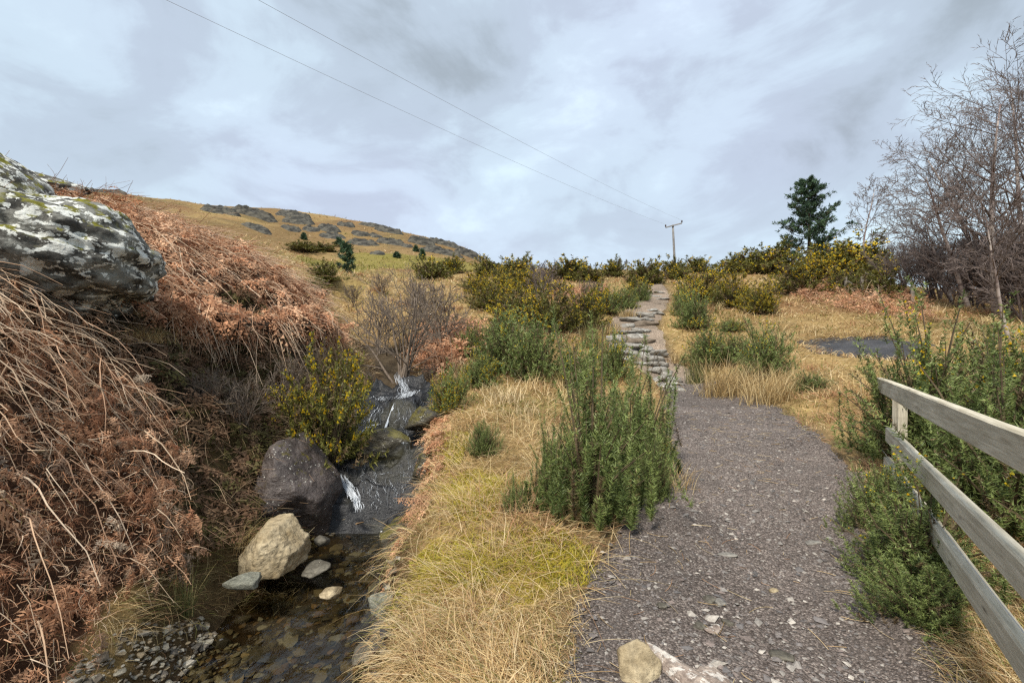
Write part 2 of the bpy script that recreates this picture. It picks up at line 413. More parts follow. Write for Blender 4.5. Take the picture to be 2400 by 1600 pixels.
Z_MOSS = [plan(p) for p in ([(960, 1340), (1060, 1270), (1200, 1240), (1330, 1250), (1400, 1300), (1380, 1370), (1250, 1390), (1080, 1370), (1010, 1400)],
                            [(1040, 1130), (1130, 1100), (1190, 1150), (1150, 1220), (1060, 1220)], [(1050, 1010), (1110, 1020), (1080, 1090), (1035, 1090)],
                            [(1540, 1040), (1600, 1050), (1590, 1085), (1540, 1090)])]
Z_REDBRACK = plan([(960, 830), (1010, 770), (1120, 765), (1130, 800), (1090, 850), (1010, 880)])
LIP = np.array([PX(u, v, Y) for u, v, Y in [(390, 722, 6.1), (440, 733, 6.45), (500, 742, 6.9), (560, 748, 7.25), (610, 748, 7.65), (660, 742, 8.15), (700, 742, 8.65), (735, 752, 9.1), (770, 785, 9.5)]])
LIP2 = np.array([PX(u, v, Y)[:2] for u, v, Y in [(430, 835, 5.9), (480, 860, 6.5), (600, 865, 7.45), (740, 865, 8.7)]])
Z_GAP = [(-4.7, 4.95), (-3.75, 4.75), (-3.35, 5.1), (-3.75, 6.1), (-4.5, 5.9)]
Z_DELL = [(-2.2, 2.2), (-1.5, 3.2), (-2.2, 5.5), (-2.8, 7.0), (-2.9, 9.2), (-4.2, 8.2), (-4.4, 6.2), (-3.4, 4.6), (-2.7, 3.4)]

# ------------------------------------------------------------------ ground sheet
def lines(lo, f0, f1, hi, step, g):
    a = list(np.arange(f0, f1 + 1e-6, step)); s = step
    while a[-1] < hi: s *= g; a.append(a[-1] + s)
    b = []; s = step; x = f0
    while x > lo: s *= g; x -= s; b.append(x)
    return np.array(b[::-1] + a)
gx = lines(-130, -4.6, 3.0, 130, 0.055, 1.05)
gy = lines(-8, 2.1, 9.6, 190, 0.052, 1.034)
GX, GY = np.meshgrid(gx, gy)
GZ = H(GX, GY)
nx, ny = len(gx), len(gy)
idx = np.arange(nx * ny).reshape(ny, nx)
Q = np.stack([idx[:-1, :-1], idx[:-1, 1:], idx[1:, 1:], idx[1:, :-1]], -1).reshape(-1, 4)
fx, fy = GX.ravel(), GY.ravel()
def zone_colour(x, y):
    c = np.tile(np.array([0.30, 0.215, 0.10]), (len(x), 1))
    v = n2(x, y, 0.5, 4, 3.0)[:, None]; w = n2(x, y, 2.3, 3, 9.0)[:, None]
    c = c * (1 + 0.30 * v + 0.25 * w)
    def put(m, col, f=1.0):
        m = (m * f)[:, None]; c[:] = c * (1 - m) + np.array(col) * m
    soil = np.array([0.055, 0.034, 0.022])
    far = np.hypot(x, y)
    put(sstep(0.1, 0.45, n2(x, y, 0.16, 3, 5.0)) * sstep(9, 14, far), (0.20, 0.105, 0.055), 0.7)       # reddish bracken patches
    put(sstep(0.0, 0.5, n2(x, y, 0.35, 3, 12.0)) * sstep(16, 30, far), (0.17, 0.15, 0.045), 0.5)
    put(sstep(-0.1, 0.5, n2(x, y, 0.22, 4, 15.0)) * sstep(45, 60, far), (0.13, 0.095, 0.05), 0.75)
    put(sstep(-0.25, 0.35, n2(x, y, 0.11, 4, 17.0)) * sstep(42, 60, far), (0.21, 0.135, 0.065), 0.7)
    put(inpoly(x, y, Z_MEADOW).astype(float) * (0.75 + 0.25 * n2(x, y, 0.6, 2, 2.0)), (0.20, 0.185, 0.04), 0.95)
    put(inpoly(x, y, Z_BRACK_RIDGE).astype(float), (0.10, 0.052, 0.032))
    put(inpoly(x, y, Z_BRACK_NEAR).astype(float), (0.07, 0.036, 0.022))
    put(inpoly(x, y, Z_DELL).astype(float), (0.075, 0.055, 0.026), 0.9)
    put(sstep(0.55, 0.1, polydist(x, y, LIP2)[0]), (0.03, 0.021, 0.015), 0.9)  # shade under the overhanging lip, painted into the ground colour
    put(inpoly(x, y, Z_GAP).astype(float), (0.03, 0.021, 0.014), 0.95)  # dark soil tone that paints in the black shade of the hollow
    put(inpoly(x, y, Z_REDBRACK).astype(float), (0.20, 0.10, 0.055), 0.9)
    jx, jy = x + 0.35 * n2(x, y, 1.7, 3, 88.0), y + 0.35 * n2(x, y, 1.7, 3, 89.0)
    for z in Z_MOSS: put(inpoly(jx, jy, z).astype(float) * (0.55 + 0.45 * n2(x, y, 3.0, 2, 87.0)), (0.33, 0.27, 0.032), 0.9)
    d, side, (bed, hw, kl, kr), _ = polydist(x, y, STREAM)
    put(sstep(0.55, 0.1, d - hw) * (y < 12), soil, 0.9)
    put(sstep(0.10, -0.05, d - hw) * (y < 12), (0.085, 0.066, 0.045), 0.95)
    dp, _, (pz, phw), _ = polydist(x, y, PATH)
    put(sstep(0.30, 0.0, dp - phw), (0.12, 0.09, 0.06), 0.8)
    return np.clip(c, 0.01, 0.6)
gm = NT('ground_earth'); ga = gm.attr()
f1 = gm.noise(9, 6, 0.65); f2 = gm.noise(60, 3, 0.7); f3 = gm.noise(1.1, 5, 0.6)
gcol = gm.mix(1.0, ga, gm.ramp(f1, [(0.3, (0.58, 0.54, 0.48)), (0.7, (1.32, 1.3, 1.25))]), 'MULTIPLY')
gcol = gm.mix(1.0, gcol, gm.ramp(f2, [(0.3, (0.7, 0.68, 0.64)), (0.7, (1.25, 1.25, 1.2))]), 'MULTIPLY')
gcol = gm.mix(1.0, gcol, gm.ramp(f3, [(0.35, (0.85, 0.82, 0.78)), (0.65, (1.12, 1.12, 1.12))]), 'MULTIPLY')
gm.base(gcol, 0.9, 0.15); gm.bump(gm.math('ADD', f1, f2), 0.7, 0.03)
M_ground = gm.m
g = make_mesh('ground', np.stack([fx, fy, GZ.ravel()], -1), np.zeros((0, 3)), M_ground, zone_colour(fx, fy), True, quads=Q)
link('ground', g, label='rough moorland ground of straw grass and bracken litter rising to a hill', kind='structure')

# ------------------------------------------------------------------ gravel path
pm = NT('path_gravel'); pv = pm.coord()
vc = pm.voro(80, pv, out='Color'); vd = pm.voro(80, pv); vd2 = pm.voro(170, pv); nb = pm.noise(1.4, 5, 0.6, pv); nf = pm.noise(220, 3, 0.6, pv)
sepc = pm.N('ShaderNodeSeparateXYZ'); pm.l.new(vc, sepc.inputs[0])
pc = pm.ramp(sepc.outputs[0], [(0.0, (0.085, 0.073, 0.063)), (0.45, (0.135, 0.117, 0.102)), (0.8, (0.185, 0.162, 0.143)), (0.97, (0.29, 0.26, 0.225))])
pc = pm.mix(1.0, pc, pm.ramp(vd, [(0.25, (1.1, 1.1, 1.1)), (0.75, (0.45, 0.43, 0.42))]), 'MULTIPLY')
pc = pm.mix(1.0, pc, pm.ramp(nb, [(0.35, (0.85, 0.82, 0.82)), (0.68, (1.12, 1.08, 1.08))]), 'MULTIPLY')
pc = pm.mix(1.0, pc, pm.ramp(nf, [(0.3, (0.8, 0.8, 0.8)), (0.7, (1.2, 1.2, 1.2))]), 'MULTIPLY')
pw = pm.noise(0.55, 4, 0.6, pv); pc = pm.mix(1.0, pc, pm.ramp(pw, [(0.38, (1.08, 1.05, 1.04)), (0.62, (1.60, 1.56, 1.55))]), 'MULTIPLY')
pmud = pm.noise(2.6, 5, 0.65, pv); pc = pm.mix(pm.ramp(pmud, [(0.52, 0.0), (0.66, 0.5)]), pc, (0.105, 0.088, 0.077))
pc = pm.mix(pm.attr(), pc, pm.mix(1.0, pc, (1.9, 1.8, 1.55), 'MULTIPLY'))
pm.base(pc, 0.85, 0.25)
pm.bump(pm.math('ADD', pm.math('MULTIPLY', vd, -1.0), pm.math('MULTIPLY', vd2, -0.5)), 0.9, 0.012)
M_path = pm.m
def resample(P, step):
    seg = np.hypot(np.diff(P[:, 0]), np.diff(P[:, 1])); s = np.concatenate([[0], np.cumsum(seg)])
    n = int(s[-1] / step); q = np.linspace(0, s[-1], n)
    def cr(c):                                              # Catmull-Rom-like smoothing through the points
        v = np.interp(q, s, P[:, c]); k = max(3, int(0.5 / step)) | 1
        pad = np.pad(v, k // 2, mode='reflect', reflect_type='odd'); return np.convolve(pad, np.ones(k) / k, 'valid')
    return np.stack([cr(c) for c in range(P.shape[1])], -1), q
pr, ps = resample(PATH, 0.08)
tg = norm(np.stack([np.gradient(pr[:, 0]), np.gradient(pr[:, 1])], -1))
tt = np.linspace(-1.28, 1.28, 57)
PXX = pr[:, None, 0] + tg[:, None, 1] * tt * pr[:, None, 3]; PYY = pr[:, None, 1] - tg[:, None, 0] * tt * pr[:, None, 3]
edge = 1.0 + 0.17 * n2(PXX, PYY, 1.6, 3, 21.0) + 0.10 * n2(PXX, PYY, 6.0, 2, 23.0)
PZ = H(PXX, PYY) + 0.022 + 0.006 * n2(PXX, PYY, 8.0, 3, 25.0) - 0.14 * np.clip(np.abs(tt) - edge + 0.12, 0, 1)
a, b = PXX.shape; ii = np.arange(a * b).reshape(a, b)
PQ = np.stack([ii[:-1, :-1], ii[:-1, 1:], ii[1:, 1:], ii[1:, :-1]], -1).reshape(-1, 4)
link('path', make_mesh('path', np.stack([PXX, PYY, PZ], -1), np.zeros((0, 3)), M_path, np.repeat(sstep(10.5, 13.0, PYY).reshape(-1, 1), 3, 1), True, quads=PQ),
     label='purplish grey gravel footpath climbing from the fence to the stone steps', kind='structure')
def on_path(x, y, k=1.0):
    d, _, (z, hw), _ = polydist(x, y, PATH); return d < hw * k
# ------------------------------------------------------------------ stone materials
def rockmat(name, dark, lightc, scale=3.0, rough=0.8, lichen=None, lich_amt=0.56, grey=None, moss=None, moss_amt=0.5, strata=(1, 1, 2.5), rot=(0, 0.2, 0), bump=0.8, spec=0.3, spots=None, brightrough=None):
    s = NT(name); v = s.coord('Object', strata, rot)
    f = s.noise(scale, 8, 0.65, v); f2 = s.noise(scale * 6, 5, 0.7, v); cr = s.voro(scale * 1.2, v, 'DISTANCE_TO_EDGE')
    c = s.ramp(f, [(0.32, dark), (0.68, lightc)])
    c = s.mix(1.0, c, s.ramp(f2, [(0.3, (0.55, 0.54, 0.52)), (0.7, (1.35, 1.35, 1.3))]), 'MULTIPLY')
    h = s.math('ADD', f, s.math('MULTIPLY', f2, 0.35))
    if grey:
        g = s.noise(scale * 0.9, 7, 0.7, s.coord('Object', strata, rot, (3, 7, 1)))
        c = s.mix(s.ramp(g, [(0.47, 0.0), (0.56, 0.85)]), c, grey)
    if lichen:
        l1 = s.noise(scale * 1.15, 6, 0.62, s.coord('Object', strata, rot, (9, 2, 5)), 0.4)
        lm = s.ramp(l1, [(lich_amt + 0.015, 0.0), (lich_amt + 0.03, 1.0)])
        l2 = s.noise(scale * 3.2, 3, 0.55, s.coord('Object', strata, rot, (1, 4, 8)))
        lm = s.math('MAXIMUM', lm, s.ramp(l2, [(lich_amt + 0.045, 0.0), (lich_amt + 0.065, 0.95)]))
        lc = s.mix(1.0, lichen, s.ramp(f2, [(0.3, (0.72, 0.72, 0.72)), (0.65, (1.1, 1.1, 1.1))]), 'MULTIPLY')
        c = s.mix(lm, c, lc)
    if spots:
        l3 = s.voro(scale * 7, s.coord('Object', (1, 1, 1), rot, (2, 2, 2)))
        l4 = s.noise(scale * 1.2, 3, 0.6, s.coord('Object', (1, 1, 1), rot, (6, 1, 2)))
        c = s.mix(s.math('MULTIPLY', s.ramp(l3, [(0.16, 1.0), (0.26, 0.0)]), s.ramp(l4, [(0.5, 0.0), (0.58, 1.0)])), c, spots)
    if moss:
        mo = s.noise(scale * 1.6, 5, 0.65, s.coord('Object', (1, 1, 1), rot, (4, 4, 9)))
        mk = s.math('MULTIPLY', s.ramp(mo, [(moss_amt, 0.0), (moss_amt + 0.06, 1.0)]), s.ramp(s.nz(), [(0.25, 0.0), (0.6, 1.0)]))
        mc = s.mix(1.0, moss, s.ramp(f2, [(0.3, (0.5, 0.5, 0.5)), (0.7, (1.5, 1.5, 1.3))]), 'MULTIPLY')
        c = s.mix(mk, c, mc)
    s.base(c, rough, spec); s.bump(h, bump, 0.05)
    return s.m
M_lichen = rockmat('lichen_rock', (0.020, 0.019, 0.017), (0.10, 0.094, 0.082), 3.6, 0.9, lichen=(0.66, 0.66, 0.60), lich_amt=0.535, grey=(0.23, 0.225, 0.195), moss=(0.15, 0.14, 0.012), moss_amt=0.53, strata=(1, 1, 1.5), rot=(0, 0.3, 0))
M_brown = rockmat('brown_wet_rock', (0.035, 0.026, 0.024), (0.13, 0.105, 0.097), 4.0, 0.42, moss=(0.11, 0.09, 0.012), moss_amt=0.6, spots=(0.55, 0.53, 0.46), strata=(1, 1, 1.6), bump=0.95, spec=0.45)
M_tan = rockmat('tan_rock', (0.20, 0.145, 0.075), (0.52, 0.43, 0.29), 3.4, 0.8, moss=(0.10, 0.085, 0.02), moss_amt=0.66, strata=(1, 1, 1.4), bump=0.9)
M_mossrock = rockmat('mossy_dark_rock', (0.025, 0.022, 0.017), (0.09, 0.078, 0.05), 4, 0.45, lichen=(0.42, 0.40, 0.33), lich_amt=0.64, moss=(0.10, 0.085, 0.018), moss_amt=0.44, bump=0.9, spec=0.5)
M_step = rockmat('grey_step_stone', (0.14, 0.128, 0.115), (0.36, 0.335, 0.30), 4, 0.8, lichen=(0.55, 0.54, 0.49), lich_amt=0.60, strata=(1, 1, 3), bump=0.7)
M_stepbrown = rockmat('brown_step_stone', (0.10, 0.075, 0.055), (0.24, 0.19, 0.145), 4, 0.8, strata=(1, 1, 3), bump=0.7)
M_hillrock = rockmat('hill_outcrop_rock', (0.018, 0.018, 0.017), (0.07, 0.066, 0.058), 0.9, 0.9, grey=(0.12, 0.11, 0.085), strata=(1, 1, 2.2), rot=(0, 0.25, 0.3), bump=1.0)
M_slatestone = rockmat('stream_stone', (0.06, 0.052, 0.04), (0.17, 0.155, 0.125), 5, 0.55, strata=(1, 1, 2), bump=0.6)
M_greenstone = rockmat('green_grey_stone', (0.12, 0.12, 0.095), (0.34, 0.34, 0.28), 9, 0.6, strata=(1, 1, 3), bump=0.9)
M_pink = rockmat('pink_white_rock', (0.20, 0.14, 0.115), (0.50, 0.42, 0.36), 6, 0.85, lichen=(0.66, 0.60, 0.53), lich_amt=0.52, bump=0.9)
def m_bed():
    s = NT('wet_slate'); v = s.coord('Object', (1, 1.0, 3.0), (0.15, 0.3, 0.2))
    f = s.noise(7, 7, 0.65, v); f2 = s.noise(30, 4, 0.6, v); g = s.noise(1.1, 4, 0.6)
    c = s.ramp(f, [(0.3, (0.008, 0.008, 0.009)), (0.6, (0.020, 0.020, 0.021)), (0.78, (0.065, 0.060, 0.050))])
    c = s.mix(s.ramp(g, [(0.5, 0.0), (0.65, 0.5)]), c, (0.05, 0.045, 0.018))
    s.base(c, s.ramp(f, [(0.3, 0.22), (0.7, 0.48)]), 0.38)
    s.bump(s.math('ADD', f, s.math('MULTIPLY', f2, 0.12)), 0.8, 0.04); return s.m
M_bed = m_bed()

# ------------------------------------------------------------------ rocks
def ico(sub):
    bm = bmesh.new(); bmesh.ops.create_icosphere(bm, subdivisions=sub, radius=1.0)
    V = np.array([v.co[:] for v in bm.verts]); T = np.array([[v.index for v in f.verts] for f in bm.faces]); bm.free(); return V, T
ICO = {k: ico(k) for k in (1, 2, 3, 4, 5, 6)}
def rock_shape(dims, seed, sub=4, planes=14, rough=0.10, sharp=10.0, flat=0.0, fine=0.03, plist=None):
    r = np.random.default_rng(seed); V, T = ICO[sub]
    n = norm(r.normal(size=(planes, 3))); d = r.uniform(0.68, 1.0, planes)
    n = np.concatenate([n, np.eye(3), -np.eye(3)]); d = np.concatenate([d, np.full(6, 1.0)])
    if plist:
        n = norm(np.array([p[:3] for p in plist], float)); d = np.array([p[3] for p in plist])
    q = np.maximum(V @ n.T, 1e-3) / d
    rad = 1.0 / (np.maximum(q, 0.2) ** (sharp * 1.8)).sum(1) ** (1 / (sharp * 1.8))
    P = V * np.minimum(rad, 1.6)[:, None]
    lo_, hi_ = P.min(0), P.max(0); P = (P - (lo_ + hi_) / 2) / ((hi_ - lo_) / 2)
    P = P * (1 + rough * fbm(P * 1.7 + seed * 3.1, 3))[:, None]
    P = P * np.asarray(dims)
    if fine: P = P + V * (fine * min(dims) * fbm(P / min(dims) * 4.5 + seed, 4))[:, None]
    if flat: P[:, 2] = np.where(P[:, 2] < -flat * dims[2], -flat * dims[2] + (P[:, 2] + flat * dims[2]) * 0.2, P[:, 2])
    return P, T
def rock(name, loc, dims, seed, mat, label=None, cat='rock', sub=4, rot=(0, 0, 0), parent=None, group=None, smooth=True, **kw):
    P, T = rock_shape(dims, seed, sub, **kw)
    o = link(name, make_mesh(name, P, T, mat, smooth=smooth), parent, loc, label, cat if parent is None else None, group)
    o.rotation_euler = rot; return o
def pxrock(name, u, v, Y, wpx, hpx, dep, seed, mat, label, sub=4, rot=(0, 0, 0), **kw):
    """rock whose outline is about wpx x hpx photograph pixels round (u, v), Y metres away"""
    k = Y / FPX; return rock(name, PX(u, v, Y), (wpx * k / 2, dep, hpx * k / 2), seed, mat, label, 'rock', sub, rot, **kw)

# big lichen boulder: outline traced as a long block lying on the bank
def lichen_boulder():
    V, T = ICO[6]
    P = np.sign(V) * np.abs(V) ** 0.70
    P = P / np.maximum(np.linalg.norm(P, axis=1, keepdims=True) ** 0.35, 1e-6)
    x, y, z = P.T
    zt = z.copy()
    x2 = x * 1.05; y2 = y * 0.85
    zt = np.where(z > 0, z * (0.62 - 0.20 * sstep(0.35, 1.1, x) - 0.05 * x), z * (0.52 - 0.14 * sstep(0.3, 1.0, x)))
    y2 = y2 - 0.22 * np.clip(-z, 0, 1) * -1                       # undercut towards the camera
    Q = np.stack([x2 + 0.10 * z, y2, zt], -1)
    st = Q @ np.array([0.28, 0.10, 0.95])                          # tilted strata
    led = 0.045 * np.sin(st * 17 + 3 * fbm(Q * 1.5, 3)) + 0.03 * np.sin(st * 41 + 5 * fbm(Q * 2.5 + 3, 3))
    Q = Q + norm(V) * (0.12 * fbm(Q * 1.6 + 5, 4) + 0.07 * fbm(Q * 4.5 + 2, 5) + led * 0.55)[:, None]
    o = link('boulder', make_mesh('boulder', Q, T, M_lichen, smooth=True), None, PX(82, 612, 4.75), 'huge grey boulder blotched with white lichen and moss on the bracken bank', 'boulder')
    o.rotation_euler = (0, math.radians(4), math.radians(8))
lichen_boulder()
rock('boulder', PX(-75, 470, 6.3), (1.15, 0.9, 0.72), 12, M_lichen, 'grey lichened boulder rising behind the huge blotched boulder, cut by the photo edge', 'boulder', 6, (0, 0.5, 0.2), rough=0.16)
rock('rock_slab', PX(105, 432, 8.2), (0.62, 0.5, 0.17), 33, M_lichen, 'flat dark slab jutting from the bracken skyline above the lichen boulder', 'rock', 5, (0.05, 0.22, 0.1), rough=0.14)
pxrock('boulder', 672, 1140, 5.75, 205, 232, 0.50, 5, M_brown, 'smooth purple brown wet boulder beside the lower cascade', 6, (0, 0, 0), rough=0.10, sharp=14, plist=[(-0.85, -0.15, 0.42, 0.80), (0.60, -0.25, 0.75, 0.60), (1, -0.1, -0.05, 0.98), (0.1, -1, 0.22, 0.8), (-0.25, 0, 1, 0.9), (-0.45, -0.8, 0.4, 0.78), (0, 0, -1, 0.85), (0.35, -0.75, -0.55, 0.72), (0, 1, 0.2, 0.8)])
pxrock('boulder', 632, 1284, 4.62, 140, 110, 0.29, 8, M_tan, 'pale tan angular boulder standing at the stream edge', 6, (0, 0, 0), rough=0.16, sharp=26, fine=0.07, plist=[(-0.1, -0.2, 1, 0.80), (0.72, -0.3, 0.62, 0.66), (1, -0.2, -0.2, 0.90), (-0.75, -0.25, 0.55, 0.66), (0.5, -0.85, 0.2, 0.66), (-0.5, -0.8, 0.3, 0.62), (0, -0.1, -1, 0.85), (0, 1, 0, 0.8), (-1, 0, -0.3, 0.95), (0.1, -0.8, 0.7, 0.74)])
pxrock('rock', 895, 1045, 7.05, 150, 90, 0.34, 21, M_mossrock, 'dark mossy rock splitting the water on the middle ledge', 5, (0, 0.1, 0), rough=0.2)
pxrock('rock', 960, 1258, 5.1, 120, 90, 0.26, 27, M_mossrock, 'dark wet rock with pale specks under the grassy bank by the pool', 5, (0, -0.5, 0.1), rough=0.18)
pxrock('flat_stone', 565, 1362, 4.15, 76, 26, 0.12, 31, M_greenstone, 'pale green grey flat slab lying below the tan boulder', 4, (0.1, -0.06, 0.2))
pxrock('stone', 900, 1416, 3.95, 64, 40, 0.10, 37, M_greenstone, 'angular green grey stone standing dry in the stream', 4, (0.1, -0.3, 0.3), sharp=14, planes=9)
pxrock('stone', 775, 1388, 4.25, 44, 26, 0.08, 41, M_tan, 'small brown yellow stone breaking the water in mid stream', 4, (0, 0.1, 0))
pxrock('stone', 742, 1332, 4.72, 66, 22, 0.12, 43, M_slatestone, 'long flat brown stone just awash below the brown boulder', 4, (0, -0.1, 0.2))
pxrock('stone', 752, 1265, 5.2, 36, 24, 0.09, 47, M_slatestone, 'small dark wet stone between the brown and tan boulders', 3, (0, 0.2, 0))
pxrock('stone', 905, 1468, 3.75, 60, 36, 0.12, 49, M_slatestone, 'dark flat stone tucked under the grass bank edge downstream', 4, (0, 0.1, 0.4))
pxrock('stone', 860, 1530, 3.55, 70, 30, 0.12, 50, M_slatestone, 'dark slab half under the overhanging straw near the photo bottom', 4, (0, -0.1, 0.2))
pxrock('rock', 1000, 985, 7.4, 90, 60, 0.25, 51, M_mossrock, 'grey wet ledge rock under the right bank of the upper cascade', 4, (0, 0.2, 0), rough=0.18)
pxrock('rock', 780, 1065, 7.0, 90, 60, 0.3, 53, M_mossrock, 'brown mossy rock below the flowering gorse beside the falls', 4, (0, 0.2, 0), rough=0.2)
pxrock('rock', 1000, 1100, 6.3, 56, 70, 0.18, 57, M_mossrock, 'pale veined rock at the right edge of the lower cascade', 4, (0, 0.2, 0), rough=0.2)
# stones by and in the path
def gr(name, u, v, wm, dm, hm, seed, mat, label, sub=4, rot=(0, 0, 0), lift=0.0, **kw):
    p = gp(u, v); return rock(name, (p[0], p[1], p[2] + lift), (wm / 2, dm / 2, hm / 2), seed, mat, label, 'rock', sub, rot, **kw)
gr('rock', 1500, 1575, 0.26, 0.20, 0.22, 61, M_tan, 'pale cream rock with moss at the path edge, photo bottom', 5, (0.1, 0.3, 0.2), 0.03, planes=9, sharp=14)
gr('rock', 1600, 1592, 0.14, 0.42, 0.07, 63, M_pink, 'long white streaked rock bedded in the path, photo bottom', 5, (0, 0, 0.55), 0.025, rough=0.25)
gr('rock', 1665, 1612, 0.17, 0.22, 0.06, 65, M_pink, 'pinkish white bedded rock, rightmost of the three at the photo bottom', 4, (0, 0, -0.3), 0.025, rough=0.25)
gr('stone', 1672, 1486, 0.10, 0.06, 0.025, 67, M_pink, 'cream pitted stone in the middle of the gravel path', 4, (0, 0, 0.2), 0.024, rough=0.25)
gr('stone', 1662, 1412, 0.075, 0.07, 0.035, 69, M_slatestone, 'flat grey chip, left of a touching pair on the path', 3, (0, 0.1, 0.5), 0.024, sharp=16, planes=9)
gr('stone', 1688, 1420, 0.08, 0.08, 0.03, 71, M_step, 'flat brownish chip, right of a touching pair on the path', 3, (0, 0.1, 0.2), 0.024, sharp=16, planes=9)
gr('stone', 1812, 1392, 0.07, 0.045, 0.03, 73, M_tan, 'small cream yellow stone alone on the right of the path', 3, (0, 0, 0.2), 0.024)
gr('stone', 1550, 1428, 0.06, 0.06, 0.03, 75, M_slatestone, 'round grey stone near the moss on the left of the path', 3, (0, 0, 0.2), 0.024)
gr('stone', 1705, 1307, 0.14, 0.06, 0.02, 77, M_step, 'thin long flat chip across the middle of the path', 3, (0, 0, -0.3), 0.024)
gr('stone', 1905, 1278, 0.15, 0.06, 0.02, 79, M_step, 'thin pale flat chip on the path near the fence gorse', 3, (0, 0, 0.2), 0.024)
gr('stone', 1704, 1468, 0.06, 0.06, 0.035, 81, M_slatestone, 'grey cube-like stone just right of the cream pitted stone', 3, (0, 0, 0.2), 0.024, sharp=16, planes=8)
gr('stone', 1640, 1477, 0.075, 0.06, 0.03, 83, M_slatestone, 'dark grey chip just below left of the cream pitted stone', 3, (0, 0, 0.7), 0.024, sharp=16, planes=8)
gr('stone', 1830, 1548, 0.12, 0.06, 0.03, 85, M_slatestone, 'dark long chip by the lower right of the path', 3, (0, 0, -0.5), 0.024, sharp=16, planes=8)

# stone steps climbing the path: every slab a stone of its own
steps = empty('stone_steps', gp(1500, 800), 'rough grey stone slab steps climbing between gorse to the skyline', 'steps')
STEP = [(1479, 750, 40, 12, 'g'), (1510, 748, 32, 12, 'g'), (1474, 761, 40, 11, 'l'), (1515, 758, 46, 13, 'b'), (1461, 777, 48, 12, 'l'), (1503, 775, 42, 13, 'g'), (1447, 794, 54, 24, 'g'),
        (1496, 786, 56, 11, 'g'), (1492, 799, 68, 13, 'b'), (1494, 810, 70, 11, 'g'), (1516, 817, 42, 11, 'l'), (1537, 828, 40, 11, 'l'), (1480, 823, 44, 14, 'g'), (1505, 832, 40, 14, 'l'), (1530, 841, 46, 12, 'g'),
        (1550, 853, 40, 13, 'l'), (1512, 852, 44, 14, 'g'), (1535, 866, 40, 13, 'g'), (1560, 874, 36, 14, 'l'), (1572, 890, 34, 16, 'l'), (1548, 888, 34, 14, 'g'), (1590, 900, 30, 12, 'g'), (1562, 905, 30, 14, 'l'), (1585, 912, 26, 10, 'l'),
        (1543, 694, 26, 5, 'g'), (1552, 701, 26, 5, 'g'), (1538, 711, 24, 6, 'b'), (1548, 686, 22, 4, 'l'), (1530, 727, 26, 7, 'g'), (1512, 739, 34, 8, 'g'), (1545, 735, 26, 7, 'g'), (1470, 836, 34, 13, 'g'), (1440, 812, 34, 15, 'g'), (1456, 824, 34, 12, 'l')]
for i, (u, v, w, h, t) in enumerate(STEP):
    p = gp(u, v + h * 0.3); k = p[1] / FPX
    hh = max(h * k * (0.6 + 0.35 * rng.random()), 0.07)
    o = rock('stone', np.array(p) + [0, 0.12, hh * 0.05] - np.array(steps.location), (w * k * (0.48 + 0.16 * rng.random()), 0.26 + 0.16 * rng.random(), hh), 200 + i, {'g': M_step, 'l': M_step, 'b': M_stepbrown}[t], sub=3, rot=(rng.normal(0, .09), rng.normal(0, .08), rng.normal(0, .35)), parent=steps, sharp=28, planes=9, rough=0.26)

# ------------------------------------------------------------------ cascade bedrock, water
bx = np.arange(-3.2, -0.85, 0.025); by = np.arange(5.55, 9.6, 0.025)
BX, BY = np.meshgrid(bx, by)
rf_ = np.random.default_rng(12); FACET = [(rf_.uniform(-3.2, -0.85), rf_.uniform(5.5, 9.6), rf_.normal(0.05, 0.20), rf_.normal(0.0, 0.22), rf_.uniform(-0.07, 0.09)) for _ in range(64)]
def bedrock_z(x, y):
    d, side, (bed, hw, kl, kr), _ = polydist(x, y, STREAM); e = d - hw
    wx_, wy_ = x + 0.10 * n2(x, y, 3.0, 2, 38.0), y + 0.10 * n2(x, y, 3.0, 2, 39.0)
    best = np.full(x.shape, 9.0); fz = np.zeros(x.shape)
    for cx_, cy_, a_, b_, c_ in FACET:                      # broken slabs, each tilted its own way
        dd_ = np.hypot((wx_ - cx_), (wy_ - cy_) * 1.5); m_ = dd_ < best; best = np.where(m_, dd_, best); fz = np.where(m_, a_ * (wx_ - cx_) + b_ * (wy_ - cy_) + c_, fz)
    z = bed + 0.06 + fz + 0.05 * n2(x, y, 1.4, 4, 33.0) + 0.035 * n2(x * 1.0, y * 2.0, 4.5, 5, 35.0)
    z = np.minimum(z, bed + 0.16)
    z = z + np.where(e > -0.12, (e + 0.12) * 0.55, 0) + 0.10 * sstep(-0.1, 0.5, n2(x, y, 2.2, 3, 36.0)) * (side > 0)
    z = z - 0.45 * sstep(5.82, 5.56, y) - 0.9 * sstep(8.95, 9.3, y)
    return np.where(e > 0.06, np.minimum(z, H(x, y) + 0.05 - 0.35 * np.maximum(e - 0.06, 0) - np.where(y > 8.5, 2.5, 0.8) * np.maximum(e - 0.16, 0)), z)
BZ = bedrock_z(BX, BY)
a, b = BX.shape; ii = np.arange(a * b).reshape(a, b)
BQ = np.stack([ii[:-1, :-1], ii[:-1, 1:], ii[1:, 1:], ii[1:, :-1]], -1).reshape(-1, 4)
link('bedrock', make_mesh('bedrock', np.stack([BX, BY, BZ], -1), np.zeros((0, 3)), M_bed, smooth=True, quads=BQ), label='dark wet slate ledges of the little cascade', kind='structure')
def wet_z(x, y):
    z = H(x, y, True); b_ = bedrock_z(x, y); inside = (x > -3.2) & (x < -0.85) & (y > 5.55) & (y < 9.58)
    return np.where(inside, np.maximum(z, b_), z)
def gpw(u, v):
    t = np.linspace(3, 12, 1200); x = (u - 1200) / FPX * t; z = -(v - HZ) / FPX * t
    i = int(np.argmax(z < wet_z(x, t))); return np.array([x[i], t[i], z[i]])
